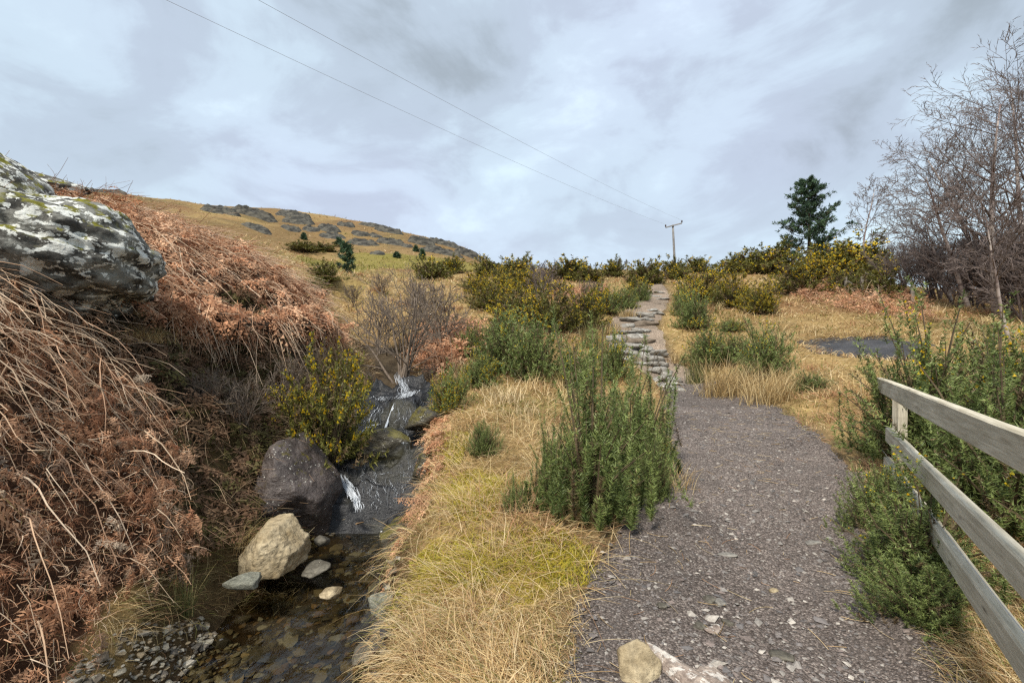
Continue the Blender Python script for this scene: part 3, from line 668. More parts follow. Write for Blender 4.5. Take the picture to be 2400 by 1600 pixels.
ws = NT('stream_water'); fr = ws.N('ShaderNodeFresnel'); fr.inputs[0].default_value = 1.333
tr = ws.N('ShaderNodeBsdfTransparent'); tr.inputs[0].default_value = (0.50, 0.47, 0.36, 1)
gl = ws.N('ShaderNodeBsdfGlossy'); gl.inputs['Roughness'].default_value = 0.06; gl.inputs['Color'].default_value = (0.95, 0.97, 1, 1)
wv = ws.coord('Object', (1.0, 0.55, 1.0)); wb = ws.N('ShaderNodeBump'); wb.inputs['Strength'].default_value = 0.35; wb.inputs['Distance'].default_value = 0.012
ws.l.new(ws.math('ADD', ws.noise(16, 4, 0.6, wv, 0.8), ws.math('MULTIPLY', ws.noise(45, 2, 0.5, wv), 0.4)), wb.inputs['Height'])
ws.l.new(wb.outputs[0], gl.inputs['Normal']); ws.l.new(wb.outputs[0], fr.inputs['Normal'])
mx = ws.N('ShaderNodeMixShader'); ws.l.new(ws.math('MULTIPLY', fr.outputs[0], 1.6, True), mx.inputs[0]); ws.l.new(tr.outputs[0], mx.inputs[1]); ws.l.new(gl.outputs[0], mx.inputs[2]); ws.l.new(mx.outputs[0], ws.out.inputs[0])
M_water = ws.m
wx = np.arange(-3.0, -0.55, 0.03); wy = np.arange(-1.0, 6.06, 0.03); WX, WY = np.meshgrid(wx, wy)
_, _, (wbed, _, _, _), _ = polydist(WX, WY, STREAM)
WZ = np.minimum(wbed, -2.38) + 0.115 + 0.010 * n2(WX, WY * 0.6, 6.0, 2, 41.0) + 0.006 * n2(WX, WY, 15.0, 2, 42.0) + 0.012 * sstep(5.0, 5.8, WY) * n2(WX, WY, 9.0, 2, 43.0)
a, b = WX.shape; ii = np.arange(a * b).reshape(a, b)
link('stream_water', make_mesh('stream_water', np.stack([WX, WY, WZ], -1), np.zeros((0, 3)), M_water, smooth=True, quads=np.stack([ii[:-1, :-1], ii[:-1, 1:], ii[1:, 1:], ii[1:, :-1]], -1).reshape(-1, 4)),
     label='shallow clear stream water over brown stones', kind='structure')
# the middle ledge pool
lx = np.arange(-2.75, -1.2, 0.03); ly = np.arange(6.55, 7.72, 0.03); LX, LY = np.meshgrid(lx, ly)
LZ = -1.47 + 0.05 * (LY - 7.0) + 0.006 * n2(LX, LY, 12.0, 2, 44.0)
a, b = LX.shape; ii = np.arange(a * b).reshape(a, b)
link('ledge_pool_water', make_mesh('ledge_pool_water', np.stack([LX, LY, LZ], -1), np.zeros((0, 3)), M_water, smooth=True, quads=np.stack([ii[:-1, :-1], ii[:-1, 1:], ii[1:, 1:], ii[1:, :-1]], -1).reshape(-1, 4)),
     label='thin water on the middle ledge of the cascade', kind='structure')
fs = NT('white_water'); fs.base(fs.attr(), 0.25, 0.5); M_foam = fs.m
def bedrock_fast(x, y):
    i = np.clip(((y - by[0]) / 0.025).astype(int), 0, len(by) - 1); j = np.clip(((x - bx[0]) / 0.025).astype(int), 0, len(bx) - 1); return BZ[i, j]
def flow(lines, seed, film=False, A=None):
    r = np.random.default_rng(seed); A = A or Acc()
    for px, n, spread, wid, amt in lines:
        pts = np.array([gpw(u, v) for u, v in px]); seg = np.linspace(0, len(pts) - 1, 26)
        c = np.stack([np.interp(seg, np.arange(len(pts)), pts[:, k]) for k in range(3)], -1)
        t0 = r.uniform(0, 1 - amt, n); t1 = t0 + amt * r.uniform(0.5, 1, n)
        for k in range(n):
            q = np.linspace(t0[k], t1[k], 9) * 25
            p = np.stack([np.interp(q, np.arange(26), c[:, j]) for j in range(3)], -1)
            off = r.normal(0, spread); wob = np.cumsum(r.normal(0, spread * 0.18, 9))
            p[:, 0] += off + wob; p[:, 1] += r.normal(0, spread * 0.5)
            p[:, 2] = np.maximum(bedrock_fast(p[:, 0], p[:, 1]), p[:, 2]) + 0.012 + 0.012 * r.random(9)
            w = wid * (0.35 + r.random(9)) * np.sin(np.linspace(0.25, math.pi - 0.2, 9)); sd = np.array([1.0, 0.25, 0])
            L, R_ = p - sd * w[:, None] / 2, p + sd * w[:, None] / 2
            V = np.stack([L, R_], 1).reshape(-1, 3); T = []
            for i in range(8): T += [(2 * i, 2 * i + 1, 2 * i + 3), (2 * i, 2 * i + 3, 2 * i + 2)]
            A.add(V, T, np.array([0.72, 0.76, 0.80]) * r.uniform(0.45, 1.0) * (0.17 if film else 1))
    return A
FL = flow([([(936, 872), (938, 890), (946, 915), (955, 932)], 60, 0.055, 0.0055, 0.35), ([(955, 930), (900, 935), (872, 950)], 40, 0.05, 0.008, 0.45), ([(975, 915), (950, 930), (930, 940)], 40, 0.04, 0.009, 0.5),
           ([(925, 945), (910, 985), (903, 1008), (925, 1022), (929, 1034), (922, 1047)], 26, 0.008, 0.014, 0.5), ([(922, 1047), (968, 1053)], 10, 0.012, 0.009, 0.7),
           ([(900, 950), (868, 985), (858, 1005)], 14, 0.05, 0.005, 0.3), ([(890, 995), (862, 1002), (850, 1020), (820, 1040)], 30, 0.018, 0.012, 0.45), ([(950, 950), (950, 1000), (945, 1030)], 12, 0.08, 0.0035, 0.25),
           ([(797, 1112), (808, 1135), (828, 1165), (832, 1190), (836, 1212)], 120, 0.034, 0.0075, 0.35), ([(850, 1100), (870, 1150), (880, 1200)], 16, 0.08, 0.004, 0.2), ([(930, 1090), (935, 1150), (940, 1210)], 16, 0.10, 0.0035, 0.15), ([(870, 1120), (900, 1112), (925, 1105)], 10, 0.02, 0.007, 0.5)], 5)
flow([([(u_, 1080), (u_ + 8, 1140), (u_ + 4, 1215)], 6, 0.05, 0.006, 0.3) for u_ in range(815, 990, 22)] + [([(u_, 935), (u_ - 8, 965), (u_ - 14, 1010)], 6, 0.05, 0.006, 0.35) for u_ in range(880, 990, 20)], 9, True, FL)
# foam where it lands
r5 = np.random.default_rng(55)
def blobs(cent, rad, col, A, squash=0.5):
    V0, T0 = ICO[1]; n = len(cent)
    V = cent[:, None] + V0[None] * rad[:, None, None] * np.array([1, 1, squash])
    A.add(V.reshape(-1, 3), (np.arange(n)[:, None, None] * len(V0) + T0[None]).reshape(-1, 3), np.repeat(col, len(V0), 0))
for px, n, sp in (([(792, 1240), (815, 1228), (836, 1216), (862, 1218)], 150, 0.030), ([(862, 1218), (885, 1230), (905, 1247)], 60, 0.026), ([(836, 1214), (845, 1222)], 80, 0.05)):
    w0 = -2.262; q = r5.uniform(0, len(px) - 1, n); u = np.interp(q, range(len(px)), [p[0] for p in px]); v = np.interp(q, range(len(px)), [p[1] for p in px])
    Yq = -w0 * FPX / (v - HZ); Yq = np.minimum(Yq, 5.98)
    c = np.stack([(u - 1200) / FPX * Yq + r5.normal(0, sp, n), Yq + r5.normal(0, sp, n), np.full(n, w0) + np.abs(r5.normal(0, 0.012, n))], -1)
    blobs(c, r5.uniform(0.005, 0.018, n), np.full((n, 3), 0.74) * r5.uniform(0.7, 1, (n, 1)), FL)
link('white_water', FL.mesh('white_water', M_foam, True), label='white threads of falling water and foam on the cascade', kind='stuff')

# ------------------------------------------------------------------ loose stones: stream bed, gravel bar, path gravel
def pebbles(x, y, z, size, flat, col, A, r, sub=None):
    n = len(x)
    V0 = np.array([(1, 0, 0), (-1, 0, 0), (0, 1, 0), (0, -1, 0), (0, 0, 1), (0, 0, -1)], float); T0 = np.array([(0, 2, 4), (2, 1, 4), (1, 3, 4), (3, 0, 4), (2, 0, 5), (1, 2, 5), (3, 1, 5), (0, 3, 5)])
    if sub: V0, T0 = ICO[1]
    S = size[:, None, None] * np.stack([r.uniform(0.6, 1.2, n), r.uniform(0.5, 1.0, n), flat * r.uniform(0.5, 1.1, n)], -1)[:, None]
    J = V0[None] * (1 + r.uniform(-0.28, 0.28, (n, len(V0), 1))) + r.uniform(-0.18, 0.18, (n, len(V0), 3))
    P = J * S; th = r.uniform(0, 6.28, n); c, s = np.cos(th)[:, None], np.sin(th)[:, None]
    tl = r.normal(0, 0.18, (n, 1))
    X, Y_, Z_ = P[..., 0], P[..., 1], P[..., 2]; Z_ = Z_ + tl * X
    P = np.stack([X * c - Y_ * s, X * s + Y_ * c, Z_], -1) + np.stack([x, y, z], -1)[:, None]
    A.add(P.reshape(-1, 3), (np.arange(n)[:, None, None] * len(V0) + T0[None]).reshape(-1, 3), np.repeat(col, len(V0), 0))
gs = NT('loose_stone'); f = gs.noise(60, 4, 0.65)
gs.base(gs.mix(1.0, gs.attr(), gs.ramp(f, [(0.3, (0.7, 0.7, 0.7)), (0.7, (1.25, 1.25, 1.25))]), 'MULTIPLY'), 0.75, 0.3); M_loose = gs.m
def pick(palette, n, r, j=0.2):
    p = np.array(palette); c = p[r.integers(0, len(p), n)]; return np.clip(c * (1 + r.uniform(-j, j, (n, 1))), 0.005, 0.85)
r6 = np.random.default_rng(66)
A = Acc(); n = 2600
x = r6.uniform(-3.0, -0.8, n); y = r6.uniform(1.5, 6.0, n); d, side, (bed, hw, _, _), _ = polydist(x, y, STREAM)
m = (d - hw < 0.22); x, y = x[m], y[m]
sz = np.clip(r6.lognormal(-3.5, 0.55, len(x)), 0.012, 0.11)
pebbles(x, y, H(x, y) + sz * 0.12, sz, 0.42, pick([(0.10, 0.085, 0.06), (0.16, 0.13, 0.085), (0.22, 0.18, 0.12), (0.07, 0.065, 0.06), (0.19, 0.12, 0.06), (0.28, 0.26, 0.22)], len(x), r6), A, r6, True)
link('stream_bed_stones', A.mesh('stream_bed_stones', M_loose), label='flat brown and grey stones covering the stream bed', kind='stuff')
A = Acc(); n = 2600
u = r6.uniform(380, 760, n); v = 1620 - 190 * r6.random(n) ** 1.6
x = r6.uniform(-2.75, -1.5, n); y = r6.uniform(2.6, 3.9, n); d, side, (bed, hw, _, _), _ = polydist(x, y, STREAM)
m = (side < 0) & (d - hw > -0.15) & (d - hw < 0.62 - 0.25 * (y - 3.0)); x, y = x[m], y[m]
sz = np.clip(r6.lognormal(-4.05, 0.5, len(x)), 0.008, 0.05)
pebbles(x, y, H(x, y) + sz * 0.3, sz, 0.5, pick([(0.26, 0.235, 0.18), (0.20, 0.17, 0.125), (0.36, 0.325, 0.26), (0.14, 0.115, 0.085), (0.32, 0.25, 0.155), (0.11, 0.095, 0.075)], len(x), r6), A, r6, True)
link('gravel_bar', A.mesh('gravel_bar', M_loose), label='pale grey gravel bar at the stream edge', kind='stuff')
A = Acc(); n = 20000
y = np.exp(r6.uniform(math.log(1.9), math.log(11.5), n)); x = np.interp(y, pr[:, 1], pr[:, 0]) + np.interp(y, pr[:, 1], pr[:, 3]) * r6.uniform(-1.12, 1.12, n)
e_ = np.abs(x - np.interp(y, pr[:, 1], pr[:, 0])) / np.interp(y, pr[:, 1], pr[:, 3])
m = r6.random(n) < (1.25 - 0.75 * sstep(0.85, 1.1, e_)); x, y = x[m], y[m]
sz = np.clip(r6.lognormal(-5.05, 0.5, len(x)) * (0.75 + 0.06 * y), 0.003, 0.032)
pebbles(x, y, H(x, y) + 0.021 + sz * 0.18, sz, 0.5, pick([(0.125, 0.108, 0.098), (0.17, 0.15, 0.137), (0.095, 0.083, 0.076), (0.21, 0.186, 0.168), (0.15, 0.122, 0.108), (0.27, 0.245, 0.215), (0.185, 0.162, 0.148), (0.13, 0.115, 0.107)], len(x), r6), A, r6)
n = 1500; y = np.exp(r6.uniform(math.log(1.9), math.log(8), n)); x = np.interp(y, pr[:, 1], pr[:, 0]) + np.interp(y, pr[:, 1], pr[:, 3]) * r6.normal(0, 0.55, n)
ok = on_path(x, y, 1.05); x, y = x[ok], y[ok]; sz = np.clip(r6.lognormal(-4.1, 0.4, len(x)), 0.010, 0.04)
pebbles(x, y, H(x, y) + 0.020 + sz * 0.12, sz, 0.4, pick([(0.17, 0.15, 0.14), (0.22, 0.20, 0.18), (0.12, 0.11, 0.105), (0.30, 0.27, 0.235), (0.20, 0.16, 0.14), (0.40, 0.36, 0.31)], len(x), r6), A, r6)
link('path_gravel', A.mesh('path_gravel', M_loose), label='loose slate chips scattered over the path', kind='stuff')
# dark bare ground on the right
md = NT('dark_wet_slate_ground'); v1 = md.coord('Object', (1, 2.5, 1)); f = md.noise(1.3, 7, 0.7, v1); f2 = md.noise(14, 5, 0.7, v1)
md.base(md.mix(1.0, md.ramp(f, [(0.3, (0.018, 0.017, 0.018)), (0.7, (0.085, 0.08, 0.08))]), md.ramp(f2, [(0.3, (0.6, 0.6, 0.6)), (0.7, (1.25, 1.25, 1.25))]), 'MULTIPLY'), 0.5, 0.4); md.bump(md.math('ADD', f, f2), 0.7, 0.05)
mxg = np.arange(6.5, 11.5, 0.07); myg = np.arange(9.6, 13.2, 0.07); MX, MY = np.meshgrid(mxg, myg)
poly = np.array(Z_MUD); pd, _, _, _ = polydist(MX, MY, np.concatenate([poly, poly[:1]])); sg = np.where(inpoly(MX, MY, Z_MUD), pd, -pd)
MZ = H(MX, MY) + 0.03 + 0.5 * np.clip(sg - 0.12 + 0.12 * n2(MX, MY, 1.3, 3, 51), -0.5, 0.03) + 0.07 * n2(MX, MY * 1.6, 1.6, 4, 52.0)
a, b = MX.shape; ii = np.arange(a * b).reshape(a, b)
link('bare_slate_ground', make_mesh('bare_slate_ground', np.stack([MX, MY, MZ], -1), np.zeros((0, 3)), md.m, smooth=True, quads=np.stack([ii[:-1, :-1], ii[:-1, 1:], ii[1:, 1:], ii[1:, :-1]], -1).reshape(-1, 4)),
     label='dark grey bare slate patch in the straw slope behind the fence', kind='structure')

# ------------------------------------------------------------------ rock outcrops on the far hill
OUT = [(515, 490, 86, 26, 'dark crag at the left end of the hill crest'), (598, 494, 96, 34, 'long dark crag on the hill crest right of the leftmost crag'), (690, 497, 80, 18, 'grey ledge on the crest right of the two dark crags'),
       (250, 463, 90, 14, 'dark rock ledge on the skyline above the bracken ridge'), (700, 515, 70, 18, 'grey outcrop just under the crest, mid hill'), (600, 530, 70, 12, 'thin grey ledge on the upper left slope'), (680, 532, 46, 12, 'small dark ledge between two thin ledges high on the slope'),
       (730, 536, 40, 10, 'low grey rock mid slope left of the dark bank'), (770, 532, 52, 16, 'dark rounded outcrop in the middle of the slope'), (810, 525, 40, 12, 'small dark knob near the crest above mid slope'), (780, 553, 60, 12, 'grey ledge just above the conifers on the slope'),
       (850, 567, 70, 16, 'dark flat outcrop low on the slope right of the conifer'), (845, 545, 40, 12, 'small grey ledge mid slope under the crest rocks'), (915, 564, 64, 18, 'dark outcrop low on the hill, left of the end crag'), (880, 526, 70, 12, 'grey rock band running along the descending crest'),
       (912, 536, 60, 18, 'large grey outcrop on the descending crest'), (990, 561, 60, 30, 'dark upright crag left of the hill end'), (1040, 566, 70, 18, 'dark crag capping the hill end'), (1035, 586, 96, 24, 'black overhanging rock band below the hill end grass'), (1100, 590, 60, 30, 'steep grey rock nose ending the hill'),
       (885, 592, 36, 10, 'small dark rock at the meadow edge'), (955, 575, 28, 8, 'small isolated grey rock left of the end crag'), (880, 552, 34, 8, 'small ledge between mid slope outcrops')]
for i, (u, v, w, h, lab) in enumerate(OUT):
    p = gp(u, v + h * 0.35)
    if p[1] > 115: p = PX(u, v + h * 0.35, 92)
    if u < 420: p = PX(u, v + 3, 70)
    k = p[1] / FPX; hw_, hg = w * k * 0.66, h * k * 0.62; dp_ = 1.0 + 0.07 * w * k
    gx_, gy_ = np.meshgrid(np.linspace(-1, 1, 46), np.linspace(-1, 1, 18)); X_ = p[0] + gx_ * hw_; Y_ = p[1] + gy_ * dp_
    wob_ = 0.45 * n2(X_, Y_, 0.55, 3, 90.0 + i) + 0.3 * n2(X_, Y_, 1.6, 3, 60.0 + i); rr_ = np.hypot(gx_ * (1 + 0.15 * wob_), gy_ * 0.85)
    st_ = 2.5 * (gy_ + 1) / 2 + 0.9 * n2(X_, Y_, 0.5, 3, 95.0 + i); led_ = (np.floor(st_) + sstep(0.0, 0.28, st_ - np.floor(st_))) / 3.0
    prof_ = sstep(1.02, 0.55, rr_ - 0.35 * wob_)
    Z_ = H(X_, Y_) - 0.45 + (hg * (0.25 + 0.75 * np.clip(led_, 0, 1.1)) + 0.45 + 0.25 * n2(X_, Y_, 2.2, 4, 99.0)) * prof_ - 0.5 * hg * sstep(0.3, 1, gy_)
    a, b = X_.shape; ii = np.arange(a * b).reshape(a, b); P_ = np.stack([X_, Y_, Z_], -1) - p
    P_[..., 1] -= 0.35 * hg * prof_ * np.clip(led_, 0, 1)
    link('outcrop', make_mesh('outcrop', P_, np.zeros((0, 3)), M_hillrock, smooth=False, quads=np.stack([ii[:-1, :-1], ii[:-1, 1:], ii[1:, 1:], ii[1:, :-1]], -1).reshape(-1, 4)), None, p, lab, 'outcrop', 'rock outcrops on the hill')

# overhanging peat lip above the dark hollow
q = np.linspace(0, len(LIP) - 1, 90); lc = np.stack([np.interp(q, np.arange(len(LIP)), LIP[:, k]) for k in range(3)], -1)
tn = norm(np.gradient(lc, axis=0) * [1, 1, 0]); ou = np.stack([tn[:, 1], -tn[:, 0], 0 * tn[:, 0]], -1)
fade = sstep(0, 12, np.arange(90)) * sstep(0, 14, 89 - np.arange(90))
prof = [(-0.75, 0.16), (-0.35, 0.12), (0.0, 0.07), (0.30, 0.0), (0.50, -0.10), (0.50, -0.20), (0.34, -0.28), (-0.05, -0.36), (-0.45, -0.45)]
PV = []
for o_, z_ in prof:
    p = lc + ou * (o_ * (0.35 + 0.65 * fade))[:, None]; p[:, 2] = lc[:, 2] + z_ - 0.02; 
    if o_ < -0.2 and z_ > 0: p[:, 2] = H(p[:, 0], p[:, 1]) - 0.06
    PV.append(p)
PV = np.stack(PV, 1); PV += 0.10 * fbm(PV * 2.2, 3)[..., None] * np.array([1, 1, 0.8]) + 0.04 * fbm(PV * 8, 2)[..., None]
a, b = PV.shape[:2]; ii = np.arange(a * b).reshape(a, b)
pt = NT('peat_soil'); f = pt.noise(14, 5, 0.65); pt.base(pt.ramp(f, [(0.3, (0.018, 0.012, 0.009)), (0.7, (0.07, 0.045, 0.03))]), 0.95, 0.1); pt.bump(f, 0.8, 0.04)
link('peat_bank', make_mesh('peat_bank', PV, np.zeros((0, 3)), pt.m, smooth=True, quads=np.stack([ii[:-1, :-1], ii[:-1, 1:], ii[1:, 1:], ii[1:, :-1]], -1).reshape(-1, 4)), label='dark overhanging peat edge of the bracken ridge', kind='structure')
# ------------------------------------------------------------------ dead bracken
def fronds(A, base, dirv, nrm, L, curl, npairs, M, cols, r, wid=1.0):
    F = len(base); t = np.linspace(0.10, 0.98, npairs)
    side = norm(np.cross(nrm, dirv))
    pos = base[:, None] + dirv[:, None] * (L[:, None] * t)[..., None] - nrm[:, None] * (curl[:, None] * L[:, None] * t ** 2)[..., None]
    pos = pos + side[:, None] * (r.normal(0, 0.10, (F, 1)) * L[:, None] * t ** 2)[..., None]
    tan = norm(dirv[:, None] - nrm[:, None] * (2 * curl[:, None] * t)[..., None])
    pl = wid * 0.36 * L[:, None] * (1 - t) ** 0.75 * r.uniform(0.55, 1.25, (F, npairs)) + 0.015
    s = (np.arange(M) + 0.6) / M
    sg = np.array([-1.0, 1.0])
    a = r.uniform(0.35, 0.85, (F, npairs, 2))
    droop = r.uniform(0.1, 0.9, (F, npairs, 2))
    pd = norm(sg[None, None, :, None] * side[:, None, None] * np.cos(a)[..., None] + tan[:, :, None] * np.sin(a)[..., None] - nrm[:, None, None] * (droop * 0.5)[..., None] + r.normal(0, 0.16, (F, npairs, 2, 3)))
    pp = pos[:, :, None, None] + pd[:, :, :, None] * (pl[:, :, None, None] * s)[..., None] - nrm[:, None, None, None] * (droop[..., None] * pl[:, :, None, None] * s ** 2 * 0.45)[..., None]
    per = norm(np.cross(pd, nrm[:, None, None] + r.normal(0, 0.45, (F, npairs, 2, 3))))
    ln = (0.34 * pl)[:, :, None, None] * (1.05 - s)[None, None, None] + 0.006
    hw = (pl / M * 0.42)[:, :, None, None, None, None]
    tip = pp[:, :, :, :, None] + sg[None, None, None, None, :, None] * per[:, :, :, None, None] * ln[..., None, None] + pd[:, :, :, None, None] * (ln * 0.45)[..., None, None] - nrm[:, None, None, None, None] * (ln * r.uniform(0.0, 0.9, ln.shape))[..., None, None]
    b0 = np.broadcast_to(pp[:, :, :, :, None] - pd[:, :, :, None, None] * hw, tip.shape); b1 = np.broadcast_to(pp[:, :, :, :, None] + pd[:, :, :, None, None] * hw, tip.shape)
    V = np.stack([b0, b1, tip], -2)
    n = F * npairs * 2 * M * 2
    K = np.repeat(cols, npairs * 2 * M * 2 * 3, 0) * np.repeat(r.uniform(0.75, 1.25, (n, 1)), 3, 0)
    A.add(V.reshape(-1, 3), np.arange(n * 3).reshape(-1, 3), K)
    # midrib
    if M < 4:
        V, T, c = blades(base, dirv, -nrm, L, np.full(F, 0.006), np.maximum(curl, 0.05), 2, 0.3); A.add(V, T, np.repeat(cols * 1.35, c, 0)); return
    q = np.linspace(0, 1, 4)
    rp = base[:, None] + dirv[:, None] * (L[:, None] * q)[..., None] - nrm[:, None] * (curl[:, None] * L[:, None] * q ** 2)[..., None]
    V, T = tubes(rp, np.outer(0.0028 * np.ones(F), 1 - 0.7 * q), 3)
    A.add(V, T, np.repeat(cols * 1.35, 12, 0))
def stalks(A, base, dirv, L, sag, rad, cols, r, wob=0.05, n=4):
    F = len(base); q = np.linspace(0, 1, n)
    p = base[:, None] + dirv[:, None] * (L[:, None] * q)[..., None]
    p[..., 2] -= sag[:, None] * L[:, None] * q ** 2
    p += np.cumsum(r.normal(0, wob, p.shape), 1) * (L[:, None, None] / n) * (q > 0)[None, :, None]
    V, T = tubes(p, rad[:, None] * (1 - 0.55 * q)[None], 3)
    A.add(V, T, np.repeat(cols, n * 3, 0)); return p
BR = [(0.54, 0.30, 0.17), (0.45, 0.225, 0.12), (0.60, 0.365, 0.22), (0.32, 0.15, 0.08), (0.50, 0.28, 0.16)]
BS = [(0.62, 0.46, 0.31), (0.54, 0.37, 0.24), (0.68, 0.53, 0.38), (0.44, 0.28, 0.18)]
def sample_zone(poly, n, r, xr, yr, power=1.0):
    x = r.uniform(*xr, n); y = yr[0] + (yr[1] - yr[0]) * r.random(n) ** power; m = inpoly(x, y, poly); return x[m], y[m]
def slope_frame(x, y):
    gx_, gy_ = grad(x, y); nr = norm(np.stack([-gx_, -gy_, np.ones_like(x)], -1))
    dn = np.stack([-gx_, -gy_, -(gx_ ** 2 + gy_ ** 2)], -1); return nr, norm(dn + 1e-6)
rb = np.random.default_rng(91)
A = Acc()
# near bank: fronds heaped and hanging down the face, stalks along the top
x, y = sample_zone(Z_BRACK_NEAR, 3900, rb, (-6.5, -1.7), (1.4, 5.3)); keep = rb.random(len(x)) < 0.64; x, y = x[keep], y[keep]
nr, dn = slope_frame(x, y); F = len(x)
pile = rb.random(F) ** 1.5 * 0.22 * (0.6 + 0.9 * sstep(-0.2, 0.4, n2(x, y, 2.2, 2, 61.0)))
base = np.stack([x, y, H(x, y)], -1) + nr * pile[:, None]
d = norm(dn * 0.9 + nr * rb.uniform(0.0, 0.5, (F, 1)) + rb.normal(0, 0.55, (F, 3)))
col = pick(BR, F, rb, 0.25) * (1 + 0.35 * n2(x, y, 1.6, 2, 63.0))[:, None]; pale_ = rb.random(F) < 0.14; col[pale_] = pick(BS, int(pale_.sum()), rb) * 0.85; grey_ = rb.random(F) < 0.12; col[grey_] = np.array([0.17, 0.125, 0.09])
fronds(A, base, d, nr, rb.uniform(0.16, 0.42, F), rb.uniform(0.3, 1.2, F), 9, 4, col, rb, 0.75)
print('near fronds', F)
x, y = sample_zone(Z_BRACK_NEAR, 3600, rb, (-6.5, -1.7), (1.4, 5.3)); nr, dn = slope_frame(x, y); F = len(x)
topness = sstep(-0.75, 0.0, H(x, y, False)); keep = rb.random(F) < 0.16 + 0.84 * topness; x, y, nr, dn, topness = x[keep], y[keep], nr[keep], dn[keep], topness[keep]; F = len(x)
base = np.stack([x, y, H(x, y)], -1) + nr * (0.05 + rb.random(F) * 0.26)[:, None]
ax = np.stack([np.ones(F), -0.25 + rb.normal(0, 0.45, F), -0.05 + rb.normal(0, 0.16, F)], -1) * np.where(rb.random(F) < 0.75, 1, -1)[:, None]
d = norm(ax * (0.35 + topness)[:, None] + dn * (1.1 - 0.8 * topness)[:, None] + rb.normal(0, 0.25, (F, 3)))
stalks(A, base, d, rb.uniform(0.15, 0.45, F) + 0.40 * topness * rb.random(F), rb.uniform(0.02, 0.40, F), rb.uniform(0.0020, 0.0045, F), pick(BS, F, rb, 0.2), rb, 0.10)
F = 200; k_ = rb.integers(0, len(x), F); base = np.stack([x[k_], y[k_], H(x[k_], y[k_])], -1) + nr[k_] * (0.16 + rb.random(F) * 0.16)[:, None]
d = norm(dn[k_] * 0.5 + np.array([0.7, -0.35, 0.15]) + rb.normal(0, 0.5, (F, 3)))
stalks(A, base, d, rb.uniform(0.35, 0.9, F), rb.uniform(0.3, 1.0, F), rb.uniform(0.0042, 0.0068, F), pick(BS, F, rb, 0.25), rb, 0.16, 7)
# curled strands and broken bits matted between
x, y = sample_zone(Z_BRACK_NEAR, 26000, rb, (-6.0, -1.7), (1.4, 5.3)); nr, dn = slope_frame(x, y); F = len(x); th = rb.uniform(0, 6.28, F)
base = np.stack([x, y, H(x, y)], -1) + nr * (rb.random(F) * 0.27)[:, None]; up = norm(dn * rb.uniform(-0.3, 0.9, (F, 1)) + nr * rb.uniform(-0.1, 0.5, (F, 1)) + rb.normal(0, 0.6, (F, 3))); hd = rb.normal(0, 1, (F, 3)); hd = norm(hd - np.array([0, 0, 0.5]) - up * (hd * up).sum(-1, keepdims=True)); hd = norm(hd - up * (hd * up).sum(-1, keepdims=True))
V, T, c = blades(base, up, hd, rb.uniform(0.05, 0.20, F), rb.uniform(0.003, 0.0065, F), rb.uniform(0.5, 3.2, F), 3, 0.35, 0.5); A.add(V, T, np.repeat(np.where(rb.random((F, 1)) < 0.6, pick(BR, F, rb, 0.3), pick(BS, F, rb, 0.25)), c, 0))
# ridge behind the boulder
x, y = sample_zone(Z_BRACK_RIDGE, 5900, rb, (-13, -2.6), (4.8, 13)); nr, dn = slope_frame(x, y); F = len(x)
base = np.stack([x, y, H(x, y)], -1) + nr * (rb.random(F) ** 1.4 * 0.28)[:, None]
d = norm(dn * 0.8 + np.array([0.35, -0.1, 0.05]) + nr * rb.uniform(-0.1, 0.45, (F, 1)) + rb.normal(0, 0.5, (F, 3)))
fronds(A, base, d, nr, rb.uniform(0.3, 0.65, F), rb.uniform(0.2, 0.8, F), 6, 3, pick(BR, F, rb, 0.3), rb, 1.15)
print('ridge fronds', F)
x, y = sample_zone(Z_BRACK_RIDGE, 5500, rb, (-13, -2.6), (4.8, 13)); nr, dn = slope_frame(x, y); F = len(x)
base = np.stack([x, y, H(x, y)], -1) + nr * (0.1 + rb.random(F) * 0.25)[:, None]
d = norm(dn * 0.55 + np.array([0.75, -0.15, -0.05]) + nr * rb.uniform(-0.1, 0.35, (F, 1)) + rb.normal(0, 0.38, (F, 3)))
stalks(A, base, d, rb.uniform(0.3, 0.9, F), rb.uniform(0.02, 0.3, F), rb.uniform(0.003, 0.0062, F), pick(BS, F, rb, 0.22), rb, 0.09)
# fringe hanging over the lip above the dark hollow
OUTW = np.array([0.22, -0.22, -0.02])
F = 800; q = rb.uniform(0, len(LIP) - 1, F); c = np.stack([np.interp(q, np.arange(len(LIP)), LIP[:, k]) for k in range(3)], -1)
c += rb.normal(0, 0.15, (F, 3)) * [1, 1, 0.5] + OUTW * rb.uniform(0, 1, (F, 1)); c[:, 2] += 0.05
d = norm(np.array([0.45, -0.75, -0.55]) + rb.normal(0, 0.45, (F, 3))); nn = norm(np.tile([0.3, -0.6, 0.7], (F, 1)) + rb.normal(0, 0.2, (F, 3)))
fronds(A, c, d, nn, rb.uniform(0.25, 0.6, F), rb.uniform(0.3, 1.0, F), 7, 2, pick(BR, F, rb, 0.3), rb, 1.0)
F = 500; q = rb.uniform(0, len(LIP) - 1, F); c = np.stack([np.interp(q, np.arange(len(LIP)), LIP[:, k]) for k in range(3)], -1) + rb.normal(0, 0.12, (F, 3)) + OUTW * rb.uniform(0, 1, (F, 1))
d = norm(np.array([0.5, -0.6, -0.35]) + rb.normal(0, 0.5, (F, 3)))
stalks(A, c, d, rb.uniform(0.3, 0.8, F), rb.uniform(0.3, 1.0, F), rb.uniform(0.003, 0.0055, F), pick(BS, F, rb, 0.25), rb, 0.12)
